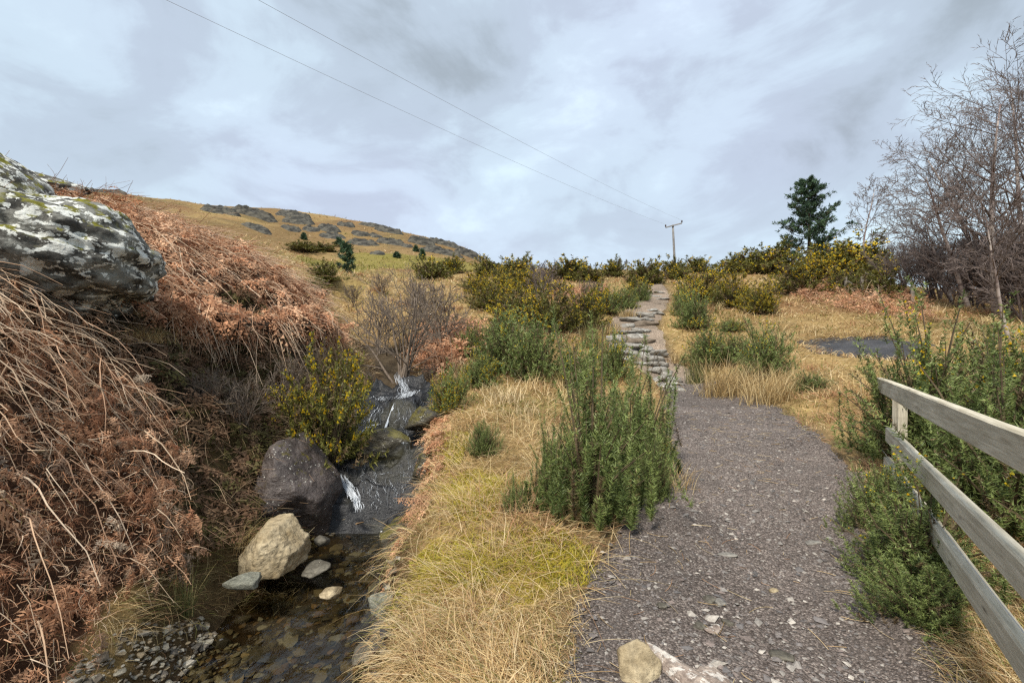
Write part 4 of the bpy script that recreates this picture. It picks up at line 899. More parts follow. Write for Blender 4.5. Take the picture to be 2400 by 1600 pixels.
# red brown bracken in the middle distance and on the right slope
def patch(poly, n, r, xr, yr, lift=0.2, cs=1.0):
    x, y = sample_zone(poly, n, r, xr, yr); ok = ~on_path(x, y, 1.2); x, y = x[ok], y[ok]; nr, dn = slope_frame(x, y); F = len(x)
    base = np.stack([x, y, H(x, y)], -1) + nr * (r.random(F) * lift)[:, None]
    d = norm(dn * 0.5 + nr * r.uniform(-0.1, 0.6, (F, 1)) + r.normal(0, 0.6, (F, 3)))
    fronds(A, base, d, nr, r.uniform(0.3, 0.7, F), r.uniform(0.1, 0.7, F), 6, 2, pick(BR, F, r, 0.25) * cs, r, 1.1)
    k = F // 2
    stalks(A, base[:k], d[k:2 * k], r.uniform(0.3, 0.8, k), r.uniform(0.02, 0.3, k), r.uniform(0.004, 0.007, k), pick(BS, k, r, 0.2), r, 0.1)
zr = np.array(Z_REDBRACK)
patch(Z_REDBRACK, 900, rb, (zr[:, 0].min(), zr[:, 0].max()), (zr[:, 1].min(), zr[:, 1].max()))
Z_RSLOPE = plan([(1830, 690), (1900, 660), (2060, 680), (2160, 720), (2190, 760), (2050, 745), (1900, 715)]); zr = np.array(Z_RSLOPE)
patch(Z_RSLOPE, 1500, rb, (zr[:, 0].min(), zr[:, 0].max()), (zr[:, 1].min(), zr[:, 1].max()), 0.3, 0.9)
Z_MIDR = plan([(1250, 690), (1420, 680), (1430, 720), (1300, 730)]); zr = np.array(Z_MIDR)
patch(Z_MIDR, 600, rb, (zr[:, 0].min(), zr[:, 0].max()), (zr[:, 1].min(), zr[:, 1].max()), 0.25)
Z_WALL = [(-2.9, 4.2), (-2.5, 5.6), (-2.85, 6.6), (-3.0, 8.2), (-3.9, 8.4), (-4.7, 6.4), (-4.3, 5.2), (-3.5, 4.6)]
x, y = sample_zone(Z_WALL, 2300, rb, (-4.7, -2.4), (4.2, 8.4)); nr, dn = slope_frame(x, y); F = len(x)
base = np.stack([x, y, H(x, y)], -1) + nr * (rb.random(F) * 0.12)[:, None]; d = norm(dn * 0.8 + nr * 0.3 + rb.normal(0, 0.5, (F, 3)))
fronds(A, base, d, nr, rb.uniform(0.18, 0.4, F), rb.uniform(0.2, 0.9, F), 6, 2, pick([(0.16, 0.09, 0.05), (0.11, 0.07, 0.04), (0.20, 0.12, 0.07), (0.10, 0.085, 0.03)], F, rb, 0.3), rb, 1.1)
F = 900; k = rb.integers(0, len(x), F); base = np.stack([x[k], y[k], H(x[k], y[k])], -1); d = norm(nr[k] * 0.6 + np.array([0.3, -0.2, 0.3]) + rb.normal(0, 0.45, (F, 3)))
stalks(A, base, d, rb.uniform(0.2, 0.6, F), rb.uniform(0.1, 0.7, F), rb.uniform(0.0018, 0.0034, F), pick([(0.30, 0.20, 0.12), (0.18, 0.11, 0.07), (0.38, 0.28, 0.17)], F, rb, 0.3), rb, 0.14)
# small fronds under the right lip of the stream bank
F = 260; yy = rb.uniform(4.4, 7.4, F); xx = np.interp(yy, STREAM[:, 1], STREAM[:, 0] + STREAM[:, 3]) + rb.uniform(0.08, 0.42, F)
base = np.stack([xx, yy, H(xx, yy) + 0.03], -1); d = norm(np.array([-0.6, -0.35, -0.3]) + rb.normal(0, 0.45, (F, 3))); nn = norm(np.tile([-0.6, -0.2, 0.7], (F, 1)))
fronds(A, base, d, nn, rb.uniform(0.15, 0.34, F), rb.uniform(0.3, 0.9, F), 8, 3, pick(BR, F, rb, 0.3), rb)
link('bracken', A.mesh('bracken', M_bracken), label='collapsed red brown dead bracken over the banks', kind='stuff')
print('bracken tris', sum(len(t) for t in A.T))

# ------------------------------------------------------------------ dry grass
ST = [(0.62, 0.46, 0.24), (0.56, 0.39, 0.18), (0.70, 0.56, 0.34), (0.47, 0.31, 0.14), (0.64, 0.50, 0.26), (0.40, 0.225, 0.115)]
GRN = [(0.20, 0.195, 0.05), (0.27, 0.25, 0.07), (0.15, 0.165, 0.045)]
DELL = [(0.16, 0.115, 0.05), (0.22, 0.165, 0.075), (0.11, 0.095, 0.035), (0.30, 0.23, 0.115), (0.15, 0.085, 0.045)]
rg = np.random.default_rng(77)
def grass_field(n, y0, y1, seg, A, wpx):
    y = np.exp(rg.uniform(math.log(y0), math.log(y1), n)); x = rg.uniform(-1.30, 1.30, n) * y
    d, side, (bed, hw, kl, kr), _ = polydist(x, y, STREAM); dp, _, (pz, phw), _ = polydist(x, y, PATH)
    edge = phw * (1.0 + 0.17 * n2(x, y, 1.6, 3, 21.0))
    br = inpoly(x, y, Z_BRACK_NEAR) | inpoly(x, y, Z_BRACK_RIDGE) | inpoly(x, y, Z_GAP); dell = inpoly(x, y, Z_DELL); mud = inpoly(x, y, Z_MUD)
    ok = (dp > edge * 0.99 + rg.normal(0, 0.035, n)) & ((d - hw > 0.10) | (y > 13)) & (~br | (rg.random(n) < 0.03)) & ~mud
    ok &= ~(dell & (rg.random(n) < 0.35)) & ~((side < 0) & (d - hw < 0.55 - 0.2 * (y - 3.0)) & (y < 4.2) & (rg.random(n) < 0.9))
    x, y, d, side, hw, dp, edge, dell = (q[ok] for q in (x, y, d, side, hw, dp, edge, dell)); n = len(x)
    clump = n2(x, y, 3.0, 3, 71.0); green = n2(x, y, 0.7, 3, 73.0); red = n2(x, y, 0.5, 3, 75.0); cl2 = n2(x, y, 1.1, 2, 79.0)
    nr, dn = slope_frame(x, y)
    L = rg.uniform(0.08, 0.25, n) * (1 + 1.1 * clump) * np.clip(0.45 + (dp - edge) * 1.1, 0.4, 1.15) * (1 + 0.25 * sstep(10, 25, y)) * np.where(dell, 0.9, 1) * np.where(np.abs(x - 8.5) + np.abs(y - 10.2) < 2.2, 0.45, 1)
    L = np.clip(L, 0.04, 0.5)
    th = 2.5 * n2(x, y, 0.9, 2, 77.0) * math.pi + rg.normal(0, 1.5, n)                     # tufts are combed one way
    head = np.stack([np.cos(th), np.sin(th), np.zeros(n)], -1); head = norm(head + dn * 0.55)
    lean = rg.uniform(0.25, 1.25, n)[:, None]
    up = norm(nr + head * lean + rg.normal(0, 0.15, (n, 3)))
    hd = norm(head * 0.8 - np.array([0, 0, 0.5]))
    hd = norm(hd - up * (hd * up).sum(-1, keepdims=True))
    w = np.maximum(rg.uniform(0.0026, 0.0052, n), wpx * y / 469.0)
    k0 = np.array(ST)[rg.choice(len(ST), n, p=[.22, .18, .20, .15, .13, .12])]
    g1 = np.array(GRN)[rg.integers(0, 3, n)]; k = np.where((rg.random(n) < 0.10 + 0.55 * sstep(0.05, 0.5, green))[:, None], g1, k0)
    k = np.where((rg.random(n) < 0.45 * sstep(0.1, 0.5, red))[:, None], pick(BR, n, rg), k)
    k = np.where((dell & (rg.random(n) < 0.85))[:, None], np.array(DELL)[rg.integers(0, 5, n)], k)
    jx, jy = x + 0.35 * n2(x, y, 1.7, 3, 88.0) + rg.normal(0, 0.10, n), y + 0.35 * n2(x, y, 1.7, 3, 89.0) + rg.normal(0, 0.10, n)
    for z in Z_MOSS: k = np.where((inpoly(jx, jy, z) & (rg.random(n) < 0.55))[:, None], np.array([0.42, 0.35, 0.045]), k)
    k = np.where((inpoly(x, y, Z_MEADOW) & (rg.random(n) < 0.8))[:, None], np.array([0.21, 0.195, 0.045]), k)
    k = k * rg.uniform(0.75, 1.2, (n, 1)) * (1 + 0.22 * n2(x, y, 1.5, 3, 81.0) + 0.16 * clump)[:, None]
    base = np.stack([x, y, H(x, y) - 0.01], -1)
    V, T, c = blades(base, up, hd, L, w, rg.uniform(0.4, 1.9, n), seg, 0.15, 0.35)
    A.add(V, T, np.repeat(k, c, 0)); return n
A = Acc()
print('grass', grass_field(110000, 1.7, 7.0, 3, A, 0.42), grass_field(108000, 6.5, 45.0, 2, A, 0.60), grass_field(16000, 44.0, 105.0, 2, A, 0.8))
# scattered taller clumps up the slopes
n = 230; cy = np.exp(rg.uniform(math.log(5.5), math.log(34), n)); cx = rg.uniform(-0.35, 1.15, n) * cy; ok = ~on_path(cx, cy, 1.5) & ~inpoly(cx, cy, Z_MUD); dS = polydist(cx, cy, STREAM); ok &= (dS[0] > 1.0); cx, cy = cx[ok], cy[ok]; n = len(cx); m = 55
x = np.repeat(cx, m) + rg.normal(0, 0.10, n * m); y = np.repeat(cy, m) + rg.normal(0, 0.10, n * m); th = rg.uniform(0, 6.28, n * m); head = norm(np.stack([np.cos(th) + 0.5, np.sin(th), 0 * th], -1)); up = norm(np.array([0, 0, 1.0]) + head * np.abs(rg.normal(0, 0.45, (n * m, 1)))); hd = norm(head - np.array([0, 0, 0.3]) - up * 0.2); hd = norm(hd - up * (hd * up).sum(-1, keepdims=True))
kc = np.repeat(pick(ST, n, rg, 0.15), m, 0) * rg.uniform(0.7, 1.2, (n * m, 1)); sL = np.repeat(rg.uniform(0.22, 0.5, n), m)
V, T, c = blades(np.stack([x, y, H(x, y) - 0.02], -1), up, hd, sL * rg.uniform(0.6, 1.1, n * m), np.maximum(0.004, 0.6 * y / 469), rg.uniform(0.5, 1.7, n * m), 2, 0.15, 0.35); A.add(V, T, np.repeat(kc, c, 0))
# straw overhanging the margin of the bare slate
n = 1500; q = rg.uniform(0, len(_zm), n); i0 = q.astype(int) % len(_zm); f_ = (q % 1)[:, None]; pm_ = _zm[i0] * (1 - f_) + _zm[(i0 + 1) % len(_zm)] * f_; inn = norm(_zm.mean(0) - pm_); pm_ = pm_ + inn * rg.normal(0.10, 0.16, (n, 1)); head = norm(np.concatenate([inn, np.zeros((n, 1))], 1) + rg.normal(0, 0.6, (n, 3)) * [1, 1, 0]); up = norm(head * 0.8 + np.array([0, 0, 1.0])); hd = norm(head - np.array([0, 0, 0.6])); hd = norm(hd - up * (hd * up).sum(-1, keepdims=True))
V, T, c = blades(np.stack([pm_[:, 0], pm_[:, 1], H(pm_[:, 0], pm_[:, 1])], -1), up, hd, rg.uniform(0.1, 0.32, n), np.full(n, 0.013), rg.uniform(0.6, 1.8, n), 2, 0.15, 0.35); A.add(V, T, np.repeat(pick(ST + [(0.25, 0.16, 0.09)], n, rg), c, 0))
# long loose straws lying across the near grass
n = 2600; x = rg.uniform(-1.3, 1.0, n); y = rg.uniform(2.1, 7.0, n); dp, _, (pz, phw), _ = polydist(x, y, PATH); d, side, (bed, hw, _, _), _ = polydist(x, y, STREAM)
ok = (dp > phw * 0.92) & (d - hw > 0.2); x, y = x[ok], y[ok]; n = len(x); th = rg.uniform(0, 6.28, n)
dv = np.stack([np.cos(th), np.sin(th), rg.uniform(0.05, 0.7, n)], -1); hd = norm(np.stack([np.cos(th + 0.4), np.sin(th + 0.4), -1.3 * np.ones(n)], -1)); up = norm(dv); hd = norm(hd - up * (hd * up).sum(-1, keepdims=True))
V, T, c = blades(np.stack([x, y, H(x, y) + 0.03], -1), up, hd, rg.uniform(0.2, 0.5, n), rg.uniform(0.0025, 0.0045, n), rg.uniform(0.3, 1.3, n), 4, 0.3, 0.3); A.add(V, T, np.repeat(pick(ST, n, rg), c, 0))
# a few bits of straw on the path itself
n = 260; y = rg.uniform(2.0, 8.0, n); x = np.interp(y, pr[:, 1], pr[:, 0]) + np.interp(y, pr[:, 1], pr[:, 3]) * rg.uniform(-1, 1, n); th = rg.uniform(0, 6.28, n)
up = np.stack([np.cos(th), np.sin(th), np.zeros(n)], -1); hd = np.stack([-np.sin(th), np.cos(th), np.zeros(n)], -1)
q = np.linspace(0, 1, 5); ln = rg.uniform(0.03, 0.16, n); px_ = np.stack([x, y, H(x, y) + 0.034], -1)[:, None] + up[:, None] * (ln[:, None] * q)[..., None] + hd[:, None] * (rg.normal(0, 0.4, (n, 1)) * ln[:, None] * q ** 2)[..., None]
px_[..., 2] = H(px_[..., 0], px_[..., 1]) + 0.034
V, T = tubes(px_, np.full((n, 5), 0.0014), 3); A.add(V, T, np.repeat(pick(ST, n, rg), 15, 0))
link('dry_grass', A.mesh('dry_grass', M_grass), label='tangled straw coloured winter grass covering the ground', kind='stuff')
print('grass tris', sum(len(t) for t in A.T))
# moss cushions
A = Acc()
for z in Z_MOSS:
    zr = np.array(z); n = 9000; x, y = sample_zone(z, n, rg, (zr[:, 0].min(), zr[:, 0].max()), (zr[:, 1].min(), zr[:, 1].max())); keep = n2(x, y, 2.6, 3, 85.0) > -0.22; x, y = x[keep], y[keep]; n = len(x); ok = ~on_path(x, y, 0.9); x, y = x[ok], y[ok]; n = len(x)
    nr, dn = slope_frame(x, y); th = rg.uniform(0, 6.28, n); head = np.stack([np.cos(th), np.sin(th), np.zeros(n)], -1); up = norm(nr + head * 0.7)
    V, T, c = blades(np.stack([x, y, H(x, y)], -1), up, norm(np.cross(up, np.cross(head, up))), rg.uniform(0.02, 0.055, n), rg.uniform(0.004, 0.009, n), rg.uniform(0.2, 1.0, n), 1, 0.3, 0.3)
    A.add(V, T, np.repeat(pick([(0.42, 0.34, 0.03), (0.34, 0.30, 0.035), (0.48, 0.37, 0.04), (0.28, 0.27, 0.04)], n, rg, 0.2), c, 0))
link('moss', A.mesh('moss', M_grass), label='yellow green moss cushions on the bank beside the path', kind='stuff')
# ------------------------------------------------------------------ gorse bushes
def gorse_geo(seed, h, w, nshoot, nsp, sl, sw, upright=0.5, green=((0.028, 0.050, 0.016), (0.085, 0.125, 0.038)), lshoot=(0.16, 0.34), fl_n=7, fl_size=0.012, dead=0.12):
    r = np.random.default_rng(seed)
    az = r.uniform(0, 2 * math.pi, nshoot); el = np.arcsin(r.uniform(0.02, 1, nshoot)); rad = r.uniform(0.25, 1, nshoot) ** 0.55
    dr = np.stack([np.cos(el) * np.cos(az), np.cos(el) * np.sin(az), np.sin(el)], -1)
    lob = 0.80 + 0.62 * fbm(dr * 2.4 + seed * 5.3, 3) + r.normal(0, 0.10, nshoot)
    tip = dr * (rad * lob)[:, None] * np.array([w / 2, w / 2, h * 0.93]) + np.array([0, 0, h * 0.07])
    d = norm(dr * (1 - upright) * np.array([1, 1, 0.6]) + np.array([0, 0, upright]) + r.normal(0, 0.16, (nshoot, 3)))
    Ls = h * r.uniform(*lshoot, nshoot); Ls = np.minimum(Ls, np.maximum(tip[:, 2] * 0.9, 0.05) / np.maximum(d[:, 2], 0.2))
    bs = tip - d * Ls[:, None]
    bendv = r.normal(0, 0.12, (nshoot, 3))
    t = r.uniform(0.05, 1.0, (nshoot, nsp)); t[:, :3] = 0.97
    pos = bs[:, None] + d[:, None] * (Ls[:, None] * t)[..., None] + bendv[:, None] * (Ls[:, None] * t * (t - 1))[..., None]
    rp = r.normal(0, 1, (nshoot, nsp, 3)); rp = norm(rp - d[:, None] * (rp * d[:, None]).sum(-1, keepdims=True))
    sd = norm(d[:, None] * r.uniform(0.35, 1.1, (nshoot, nsp, 1)) + rp)
    ln = sl * (1.15 - 0.45 * t) * r.uniform(0.6, 1.3, (nshoot, nsp))
    q = norm(np.cross(sd, r.normal(0, 1, (nshoot, nsp, 3)))) * (sw * 0.5)
    V = np.stack([pos - q, pos + q, pos + sd * ln[..., None]], 2)
    g0, g1 = np.array(green)
    mixv = np.clip(r.uniform(0, 1, nshoot)[:, None] * 0.65 + 0.45 * t * r.uniform(0.4, 1.0, (nshoot, nsp)), 0, 1)[..., None]
    K = g0 * (1 - mixv) + g1 * mixv
    dd = (r.random(nshoot) < dead)[:, None, None] | (r.random((nshoot, nsp, 1)) < 0.06)
    K = np.where(dd, np.array([0.15, 0.105, 0.055]) * r.uniform(0.6, 1.3, (nshoot, nsp, 1)), K)
    A = Acc(); n = nshoot * nsp
    A.add(V.reshape(-1, 3), np.arange(n * 3).reshape(-1, 3), np.repeat(K.reshape(-1, 3), 3, 0))
    # stems
    S = Acc(); k = max(6, nshoot // 3); sel = r.choice(nshoot, k, False)
    root = np.stack([r.normal(0, w * 0.05, k), r.normal(0, w * 0.05, k), np.full(k, -0.06)], -1)
    qq = np.linspace(0, 1, 5)[None, :, None]; e = tip[sel]; mid = root + (e - root) * np.array([0.35, 0.35, 0.6])
    P = root[:, None] * (1 - qq) ** 2 + 2 * mid[:, None] * qq * (1 - qq) + e[:, None] * qq ** 2
    V, T = tubes(P, np.outer(r.uniform(0.006, 0.011, k) * max(h, 0.5) * (1 + sw * 20), 1 - 0.8 * np.linspace(0, 1, 5)), 3); S.add(V, T, np.array([0.1, 0.07, 0.04]))
    # flowers
    def flowers(frac, fseed):
        rf = np.random.default_rng(fseed); score = fbm(tip / max(h, 0.1) * 2.2 + fseed, 2) + 0.5 * (tip[:, 2] / h) + rf.normal(0, 0.15, nshoot) + 0.25 * rad
        kk = max(1, int(frac * nshoot)); s_ = np.argsort(-score)[:kk]
        tt_ = rf.uniform(0.45, 1.0, (kk, fl_n)); p = bs[s_][:, None] + d[s_][:, None] * (Ls[s_][:, None] * tt_)[..., None] + rf.normal(0, fl_size * 0.9, (kk, fl_n, 3))
        B = Acc(); c = p.reshape(-1, 3); m = len(c); O = np.array([(1, 0.2, -0.5), (-0.7, 0.8, -0.4), (-0.4, -1, -0.5), (0, 0, 1.1)]); TT = np.array([(0, 1, 3), (1, 2, 3), (2, 0, 3), (0, 2, 1)])
        Vf = c[:, None] + (O[None] * (1 + rf.uniform(-0.35, 0.35, (m, 4, 1)))) * (fl_size * rf.uniform(0.45, 0.95, m))[:, None, None]
        B.add(Vf.reshape(-1, 3), (np.arange(m)[:, None, None] * 4 + TT[None]).reshape(-1, 3), np.repeat(pick([(0.60, 0.40, 0.012), (0.68, 0.49, 0.02), (0.50, 0.31, 0.01), (0.52, 0.43, 0.04)], m, rf, 0.15), 4, 0))
        return B
    return A, S, flowers
VAR = {}
def variant(kind, i):
    key = (kind, i)
    if key not in VAR:
        olive = ((0.058, 0.066, 0.016), (0.23, 0.215, 0.048)); fresh = ((0.065, 0.098, 0.028), (0.26, 0.31, 0.095))
        if kind == 'near': a = gorse_geo(500 + i, 1.0, 0.9, 460, 84, 0.032, 0.0058, 0.58, fresh, (0.18, 0.46), 5, 0.010, 0.08)
        elif kind == 'upright': a = gorse_geo(520 + i, 1.0, 0.75, 150, 230, 0.034, 0.0046, 0.80, fresh, (0.40, 0.85), 5, 0.012, 0.07)
        elif kind == 'mid': a = gorse_geo(540 + i, 1.0, 1.2, 420, 30, 0.055, 0.0125, 0.5, fresh, (0.16, 0.40), 7, 0.0135, 0.12)
        elif kind == 'midol': a = gorse_geo(560 + i, 1.0, 1.3, 400, 26, 0.060, 0.015, 0.32, olive, (0.12, 0.32), 8, 0.016, 0.2)
        else: a = gorse_geo(580 + i, 1.0, 1.4, 380, 20, 0.085, 0.028, 0.32, olive, (0.12, 0.32), 6, 0.027, 0.2)
        A, S, fl = a
        VAR[key] = dict(f=A.mesh('foliage', M_gorse), s=S.mesh('stems', M_stem), fl=fl, flc={}, w={'near': 0.9, 'upright': 0.75, 'mid': 1.2, 'midol': 1.3}.get(kind, 1.4))
    return VAR[key]
def bush(name, p, w, h, kind, fl, label, cat, group=None, seed=0, sink=0.03):
    v = variant(kind, seed % 3); sx = w / v['w']
    o = empty(name, (p[0], p[1], p[2] - sink), label, cat, group, rz=random.uniform(0, 6.28), scale=(sx, sx, h))
    link('foliage', v['f'], o, kind='stuff'); link('stems', v['s'], o, kind='stuff')
    if fl > 0:
        k = min((0.03, 0.06, 0.15, 0.3, 0.5, 0.7), key=lambda q_: abs(q_ - fl))
        if k not in v['flc']: v['flc'][k] = v['fl'](k, int(k * 100)).mesh('flowers', M_flower)
        link('flowers', v['flc'][k], o, kind='stuff')
    return o
# column, foot row, width px, height px, kind, flowering share, label
GORSE = [
 (1378, 1200, 235, 400, 'upright', 0.0, 'tall upright green gorse nearest the path bend, on the bank'),
 (1482, 1095, 190, 290, 'upright', 0.0, 'green gorse leaning over the path edge, right of the tallest bank gorse'),
 (1300, 1190, 120, 210, 'upright', 0.0, 'slim green gorse on the stream side of the tallest bank gorse'),
 (1530, 1160, 90, 130, 'near', 0.0, 'low straggly gorse mixed with straw at the inner path bend'),
 (1210, 1190, 60, 90, 'upright', 0.0, 'single small gorse sprig in the grass left of the tall bank gorse'),
 (1130, 1060, 70, 90, 'near', 0.0, 'small bluish green gorse seedling on the bank above the lower cascade'),
 (765, 1085, 190, 245, 'midol', 0.34, 'flowering gorse hanging beside the cascade above the brown boulder'),
 (700, 1040, 110, 130, 'midol', 0.12, 'low browning gorse left of the flowering cascade gorse'),
 (1055, 965, 90, 115, 'mid', 0.55, 'small bright yellow flowering gorse on the bank top by the waterfall'),
 (1125, 905, 90, 80, 'mid', 0.35, 'small yellow flecked gorse right of the waterfall gorse'),
 (1105, 830, 70, 75, 'mid', 0.06, 'dark compact gorse at the edge of the red bracken'),
 (1185, 870, 150, 130, 'mid', 0.05, 'broad soft green gorse in the middle of the slope'),
 (1250, 890, 130, 150, 'mid', 0.04, 'pale green gorse behind the tall bank gorse, left of the yellow topped one'),
 (1180, 800, 90, 75, 'mid', 0.14, 'yellow tinted gorse behind the broad soft green one'),
 (1345, 905, 110, 110, 'mid', 0.16, 'dark green gorse with a yellow right side, below the rushes'),
 (1440, 890, 90, 105, 'mid', 0.20, 'spiky gorse with yellow bunches in front of the stone steps'),
 (1150, 725, 110, 65, 'midol', 0.45, 'yellowish gorse at the left end of the olive thicket'),
 (1215, 760, 120, 90, 'midol', 0.30, 'olive gorse in the left half of the thicket below the skyline'),
 (1290, 775, 130, 100, 'midol', 0.30, 'large olive gorse in the middle of the thicket below the skyline'),
 (1370, 765, 110, 95, 'midol', 0.28, 'dark olive gorse at the right end of the thicket'),
 (1420, 735, 90, 70, 'mid', 0.10, 'green gorse just right of the olive thicket'),
 (1465, 722, 60, 44, 'mid', 0.18, 'small gorse left of the upper steps'),
 (1500, 705, 50, 42, 'mid', 0.04, 'dark green small gorse touching the upper path on its left'),
 (1120, 690, 80, 50, 'midol', 0.5, 'rounded yellow gorse above the left end of the thicket'),
 (1185, 690, 90, 56, 'midol', 0.35, 'rounded olive gorse above the thicket left half'),
 (1250, 690, 90, 56, 'midol', 0.5, 'yellow flecked gorse next to the reddish bare shrub'),
 (1145, 650, 80, 46, 'far', 0.2, 'dark gorse on the skyline just right of the hill end'),
 (1215, 655, 90, 52, 'far', 0.3, 'tall dark gorse on the skyline left of the reddish bare shrub'),
 (1330, 655, 100, 48, 'far', 0.15, 'dark ragged gorse on the skyline right of the reddish bare shrub'),
 (1380, 660, 70, 40, 'far', 0.15, 'dark gorse between the ragged skyline gorse and the lone round one'),
 (1440, 650, 60, 42, 'far', 0.10, 'lone round gorse on the skyline left of the pole'),
 (1515, 665, 80, 56, 'far', 0.22, 'broad gorse on the skyline just left of the power pole'),
 (1495, 690, 60, 40, 'far', 0.35, 'yellowing gorse below the skyline gorse by the pole'),
 (1580, 655, 70, 46, 'far', 0.1, 'dark gorse at the foot of the power pole'),
 (1630, 640, 70, 36, 'far', 0.1, 'wispy gorse on the skyline right of the power pole'),
 (1010, 655, 80, 50, 'far', 0.1, 'dark green gorse at the right end of the green meadow'),
 (1060, 640, 60, 36, 'far', 0.25, 'small yellowish gorse right of the meadow gorse'),
 (1645, 705, 110, 80, 'midol', 0.75, 'golden flowering gorse right of the upper path, tallest of its clump'),
 (1715, 720, 100, 76, 'midol', 0.6, 'golden brown gorse in the middle of the flowering clump'),
 (1780, 735, 80, 66, 'midol', 0.7, 'golden gorse at the right end of the flowering clump'),
 (1625, 770, 80, 100, 'mid', 0.22, 'dark green gorse below the golden clump beside the steps'),
 (1600, 740, 50, 70, 'mid', 0.3, 'narrow gorse between the upper path and the golden clump'),
 (1665, 850, 110, 80, 'mid', 0.06, 'green gorse right of the steps above the tall straw'),
 (1730, 850, 90, 70, 'mid', 0.02, 'pale green gorse behind the tall straw tussocks'),
 (1715, 775, 56, 36, 'mid', 0.35, 'tiny yellow tipped gorse alone on the straw slope'),
 (1795, 880, 110, 120, 'mid', 0.08, 'open green gorse right of the tall straw tussocks'),
 (1900, 915, 80, 48, 'mid', 0.0, 'low dull green gorse on the straw left of the fence'),
 (1735, 642, 100, 50, 'far', 0.08, 'low dark gorse at the left end of the right ridge'),
 (1805, 642, 120, 66, 'far', 0.05, 'dark gorse on the right ridge left of the pine'),
 (1870, 690, 130, 84, 'midol', 0.3, 'rounded gorse standing in front of the pine'),
 (1945, 655, 140, 84, 'far', 0.3, 'brown green gorse at the foot of the pine'),
 (2015, 660, 150, 90, 'far', 0.3, 'broad gorse on the ridge below the small bare birch'),
 (2085, 655, 120, 76, 'far', 0.2, 'dark gorse at the right end of the ridge'),
 (1975, 690, 90, 60, 'midol', 0.2, 'gorse behind the leftmost old fence posts'),
 (2060, 700, 90, 56, 'far', 0.1, 'gorse behind the rightmost old fence posts'),
 (760, 590, 60, 20, 'far', 0.0, 'low dark gorse strip above the meadow, right part'), (710, 590, 70, 24, 'far', 0.0, 'low dark gorse strip above the meadow, left part'),
 (760, 660, 70, 44, 'far', 0.0, 'dull grey green bush behind the bracken ridge end'), (740, 690, 60, 40, 'far', 0.0, 'dull bush on the bracken ridge end, lower of two'),
]
for i, (u, v, w, h, kind, fl, lab) in enumerate(GORSE):
    p = gp(u, v); k = p[1] / FPX
    bush('gorse_bush', p, w * k * 1.42, h * k * 1.2, kind, fl, lab, 'gorse', 'gorse bushes', i)
# the gorse growing through the fence
for i, (x, y, w, h, kind, fl, lab) in enumerate([
    (2.58, 2.98, 0.92, 0.68, 'near', 0.03, 'dark green gorse pushing through the rails onto the path'),
    (2.95, 3.75, 0.55, 0.62, 'near', 0.10, 'narrow yellow flecked gorse at the end of the middle rail'),
    (3.75, 3.55, 1.30, 1.35, 'near', 0.03, 'big dark gorse behind the lower rails'),
    (4.10, 4.70, 1.25, 1.38, 'near', 0.05, 'tall green gorse behind the end of the top rail'),
    (5.00, 4.70, 1.30, 1.50, 'near', 0.05, 'tallest gorse behind the fence with yellow flowers'),
    (3.05, 2.05, 1.00, 1.15, 'near', 0.04, 'dark gorse behind the rails at the photo edge'),
    (4.60, 3.70, 1.30, 1.35, 'near', 0.06, 'yellow flowered gorse behind the top rail, right part'),
    (2.28, 2.60, 0.55, 0.40, 'near', 0.0, 'low feathery gorse at the foot of the fence by the path')]):
    bush('gorse_bush', (x, y, ground(x, y)), w * 1.25, h * 1.22, kind, fl, lab, 'gorse', 'gorse bushes', i + 1, 0.04)

# ------------------------------------------------------------------ tall grass tussocks and rushes
def tussock(name, p, n, h, spread, cols, label, cat, seed, bend=(0.5, 1.6), lean=0.35, w=0.006, dirb=(0, 0)):
    r = np.random.default_rng(seed); th = r.uniform(0, 6.28, n)
    base = np.stack([r.normal(0, spread * 0.25, n), r.normal(0, spread * 0.25, n), np.zeros(n)], -1)
    head = np.stack([np.cos(th) + dirb[0], np.sin(th) + dirb[1], np.zeros(n)], -1); head = norm(head)
    up = norm(np.array([0, 0, 1.0]) + head * np.abs(r.normal(0, lean, (n, 1)))); hd = norm(head - up * (head * up).sum(-1, keepdims=True))
    V, T, c = blades(base, up, hd, h * r.uniform(0.5, 1.1, n), np.full(n, w) * r.uniform(0.6, 1.2, n), r.uniform(*bend, n), 4, 0.12, 0.3)
    return link(name, make_mesh(name, V, T, M_grass, np.repeat(pick(cols, n, r, 0.2), c, 0)), None, p, label, cat, 'tall grass tussocks')
STR2 = [(0.50, 0.37, 0.18), (0.42, 0.29, 0.13), (0.56, 0.44, 0.24), (0.34, 0.23, 0.10)]
RUSH = [(0.10, 0.12, 0.04), (0.16, 0.165, 0.06), (0.30, 0.25, 0.11), (0.07, 0.09, 0.03)]
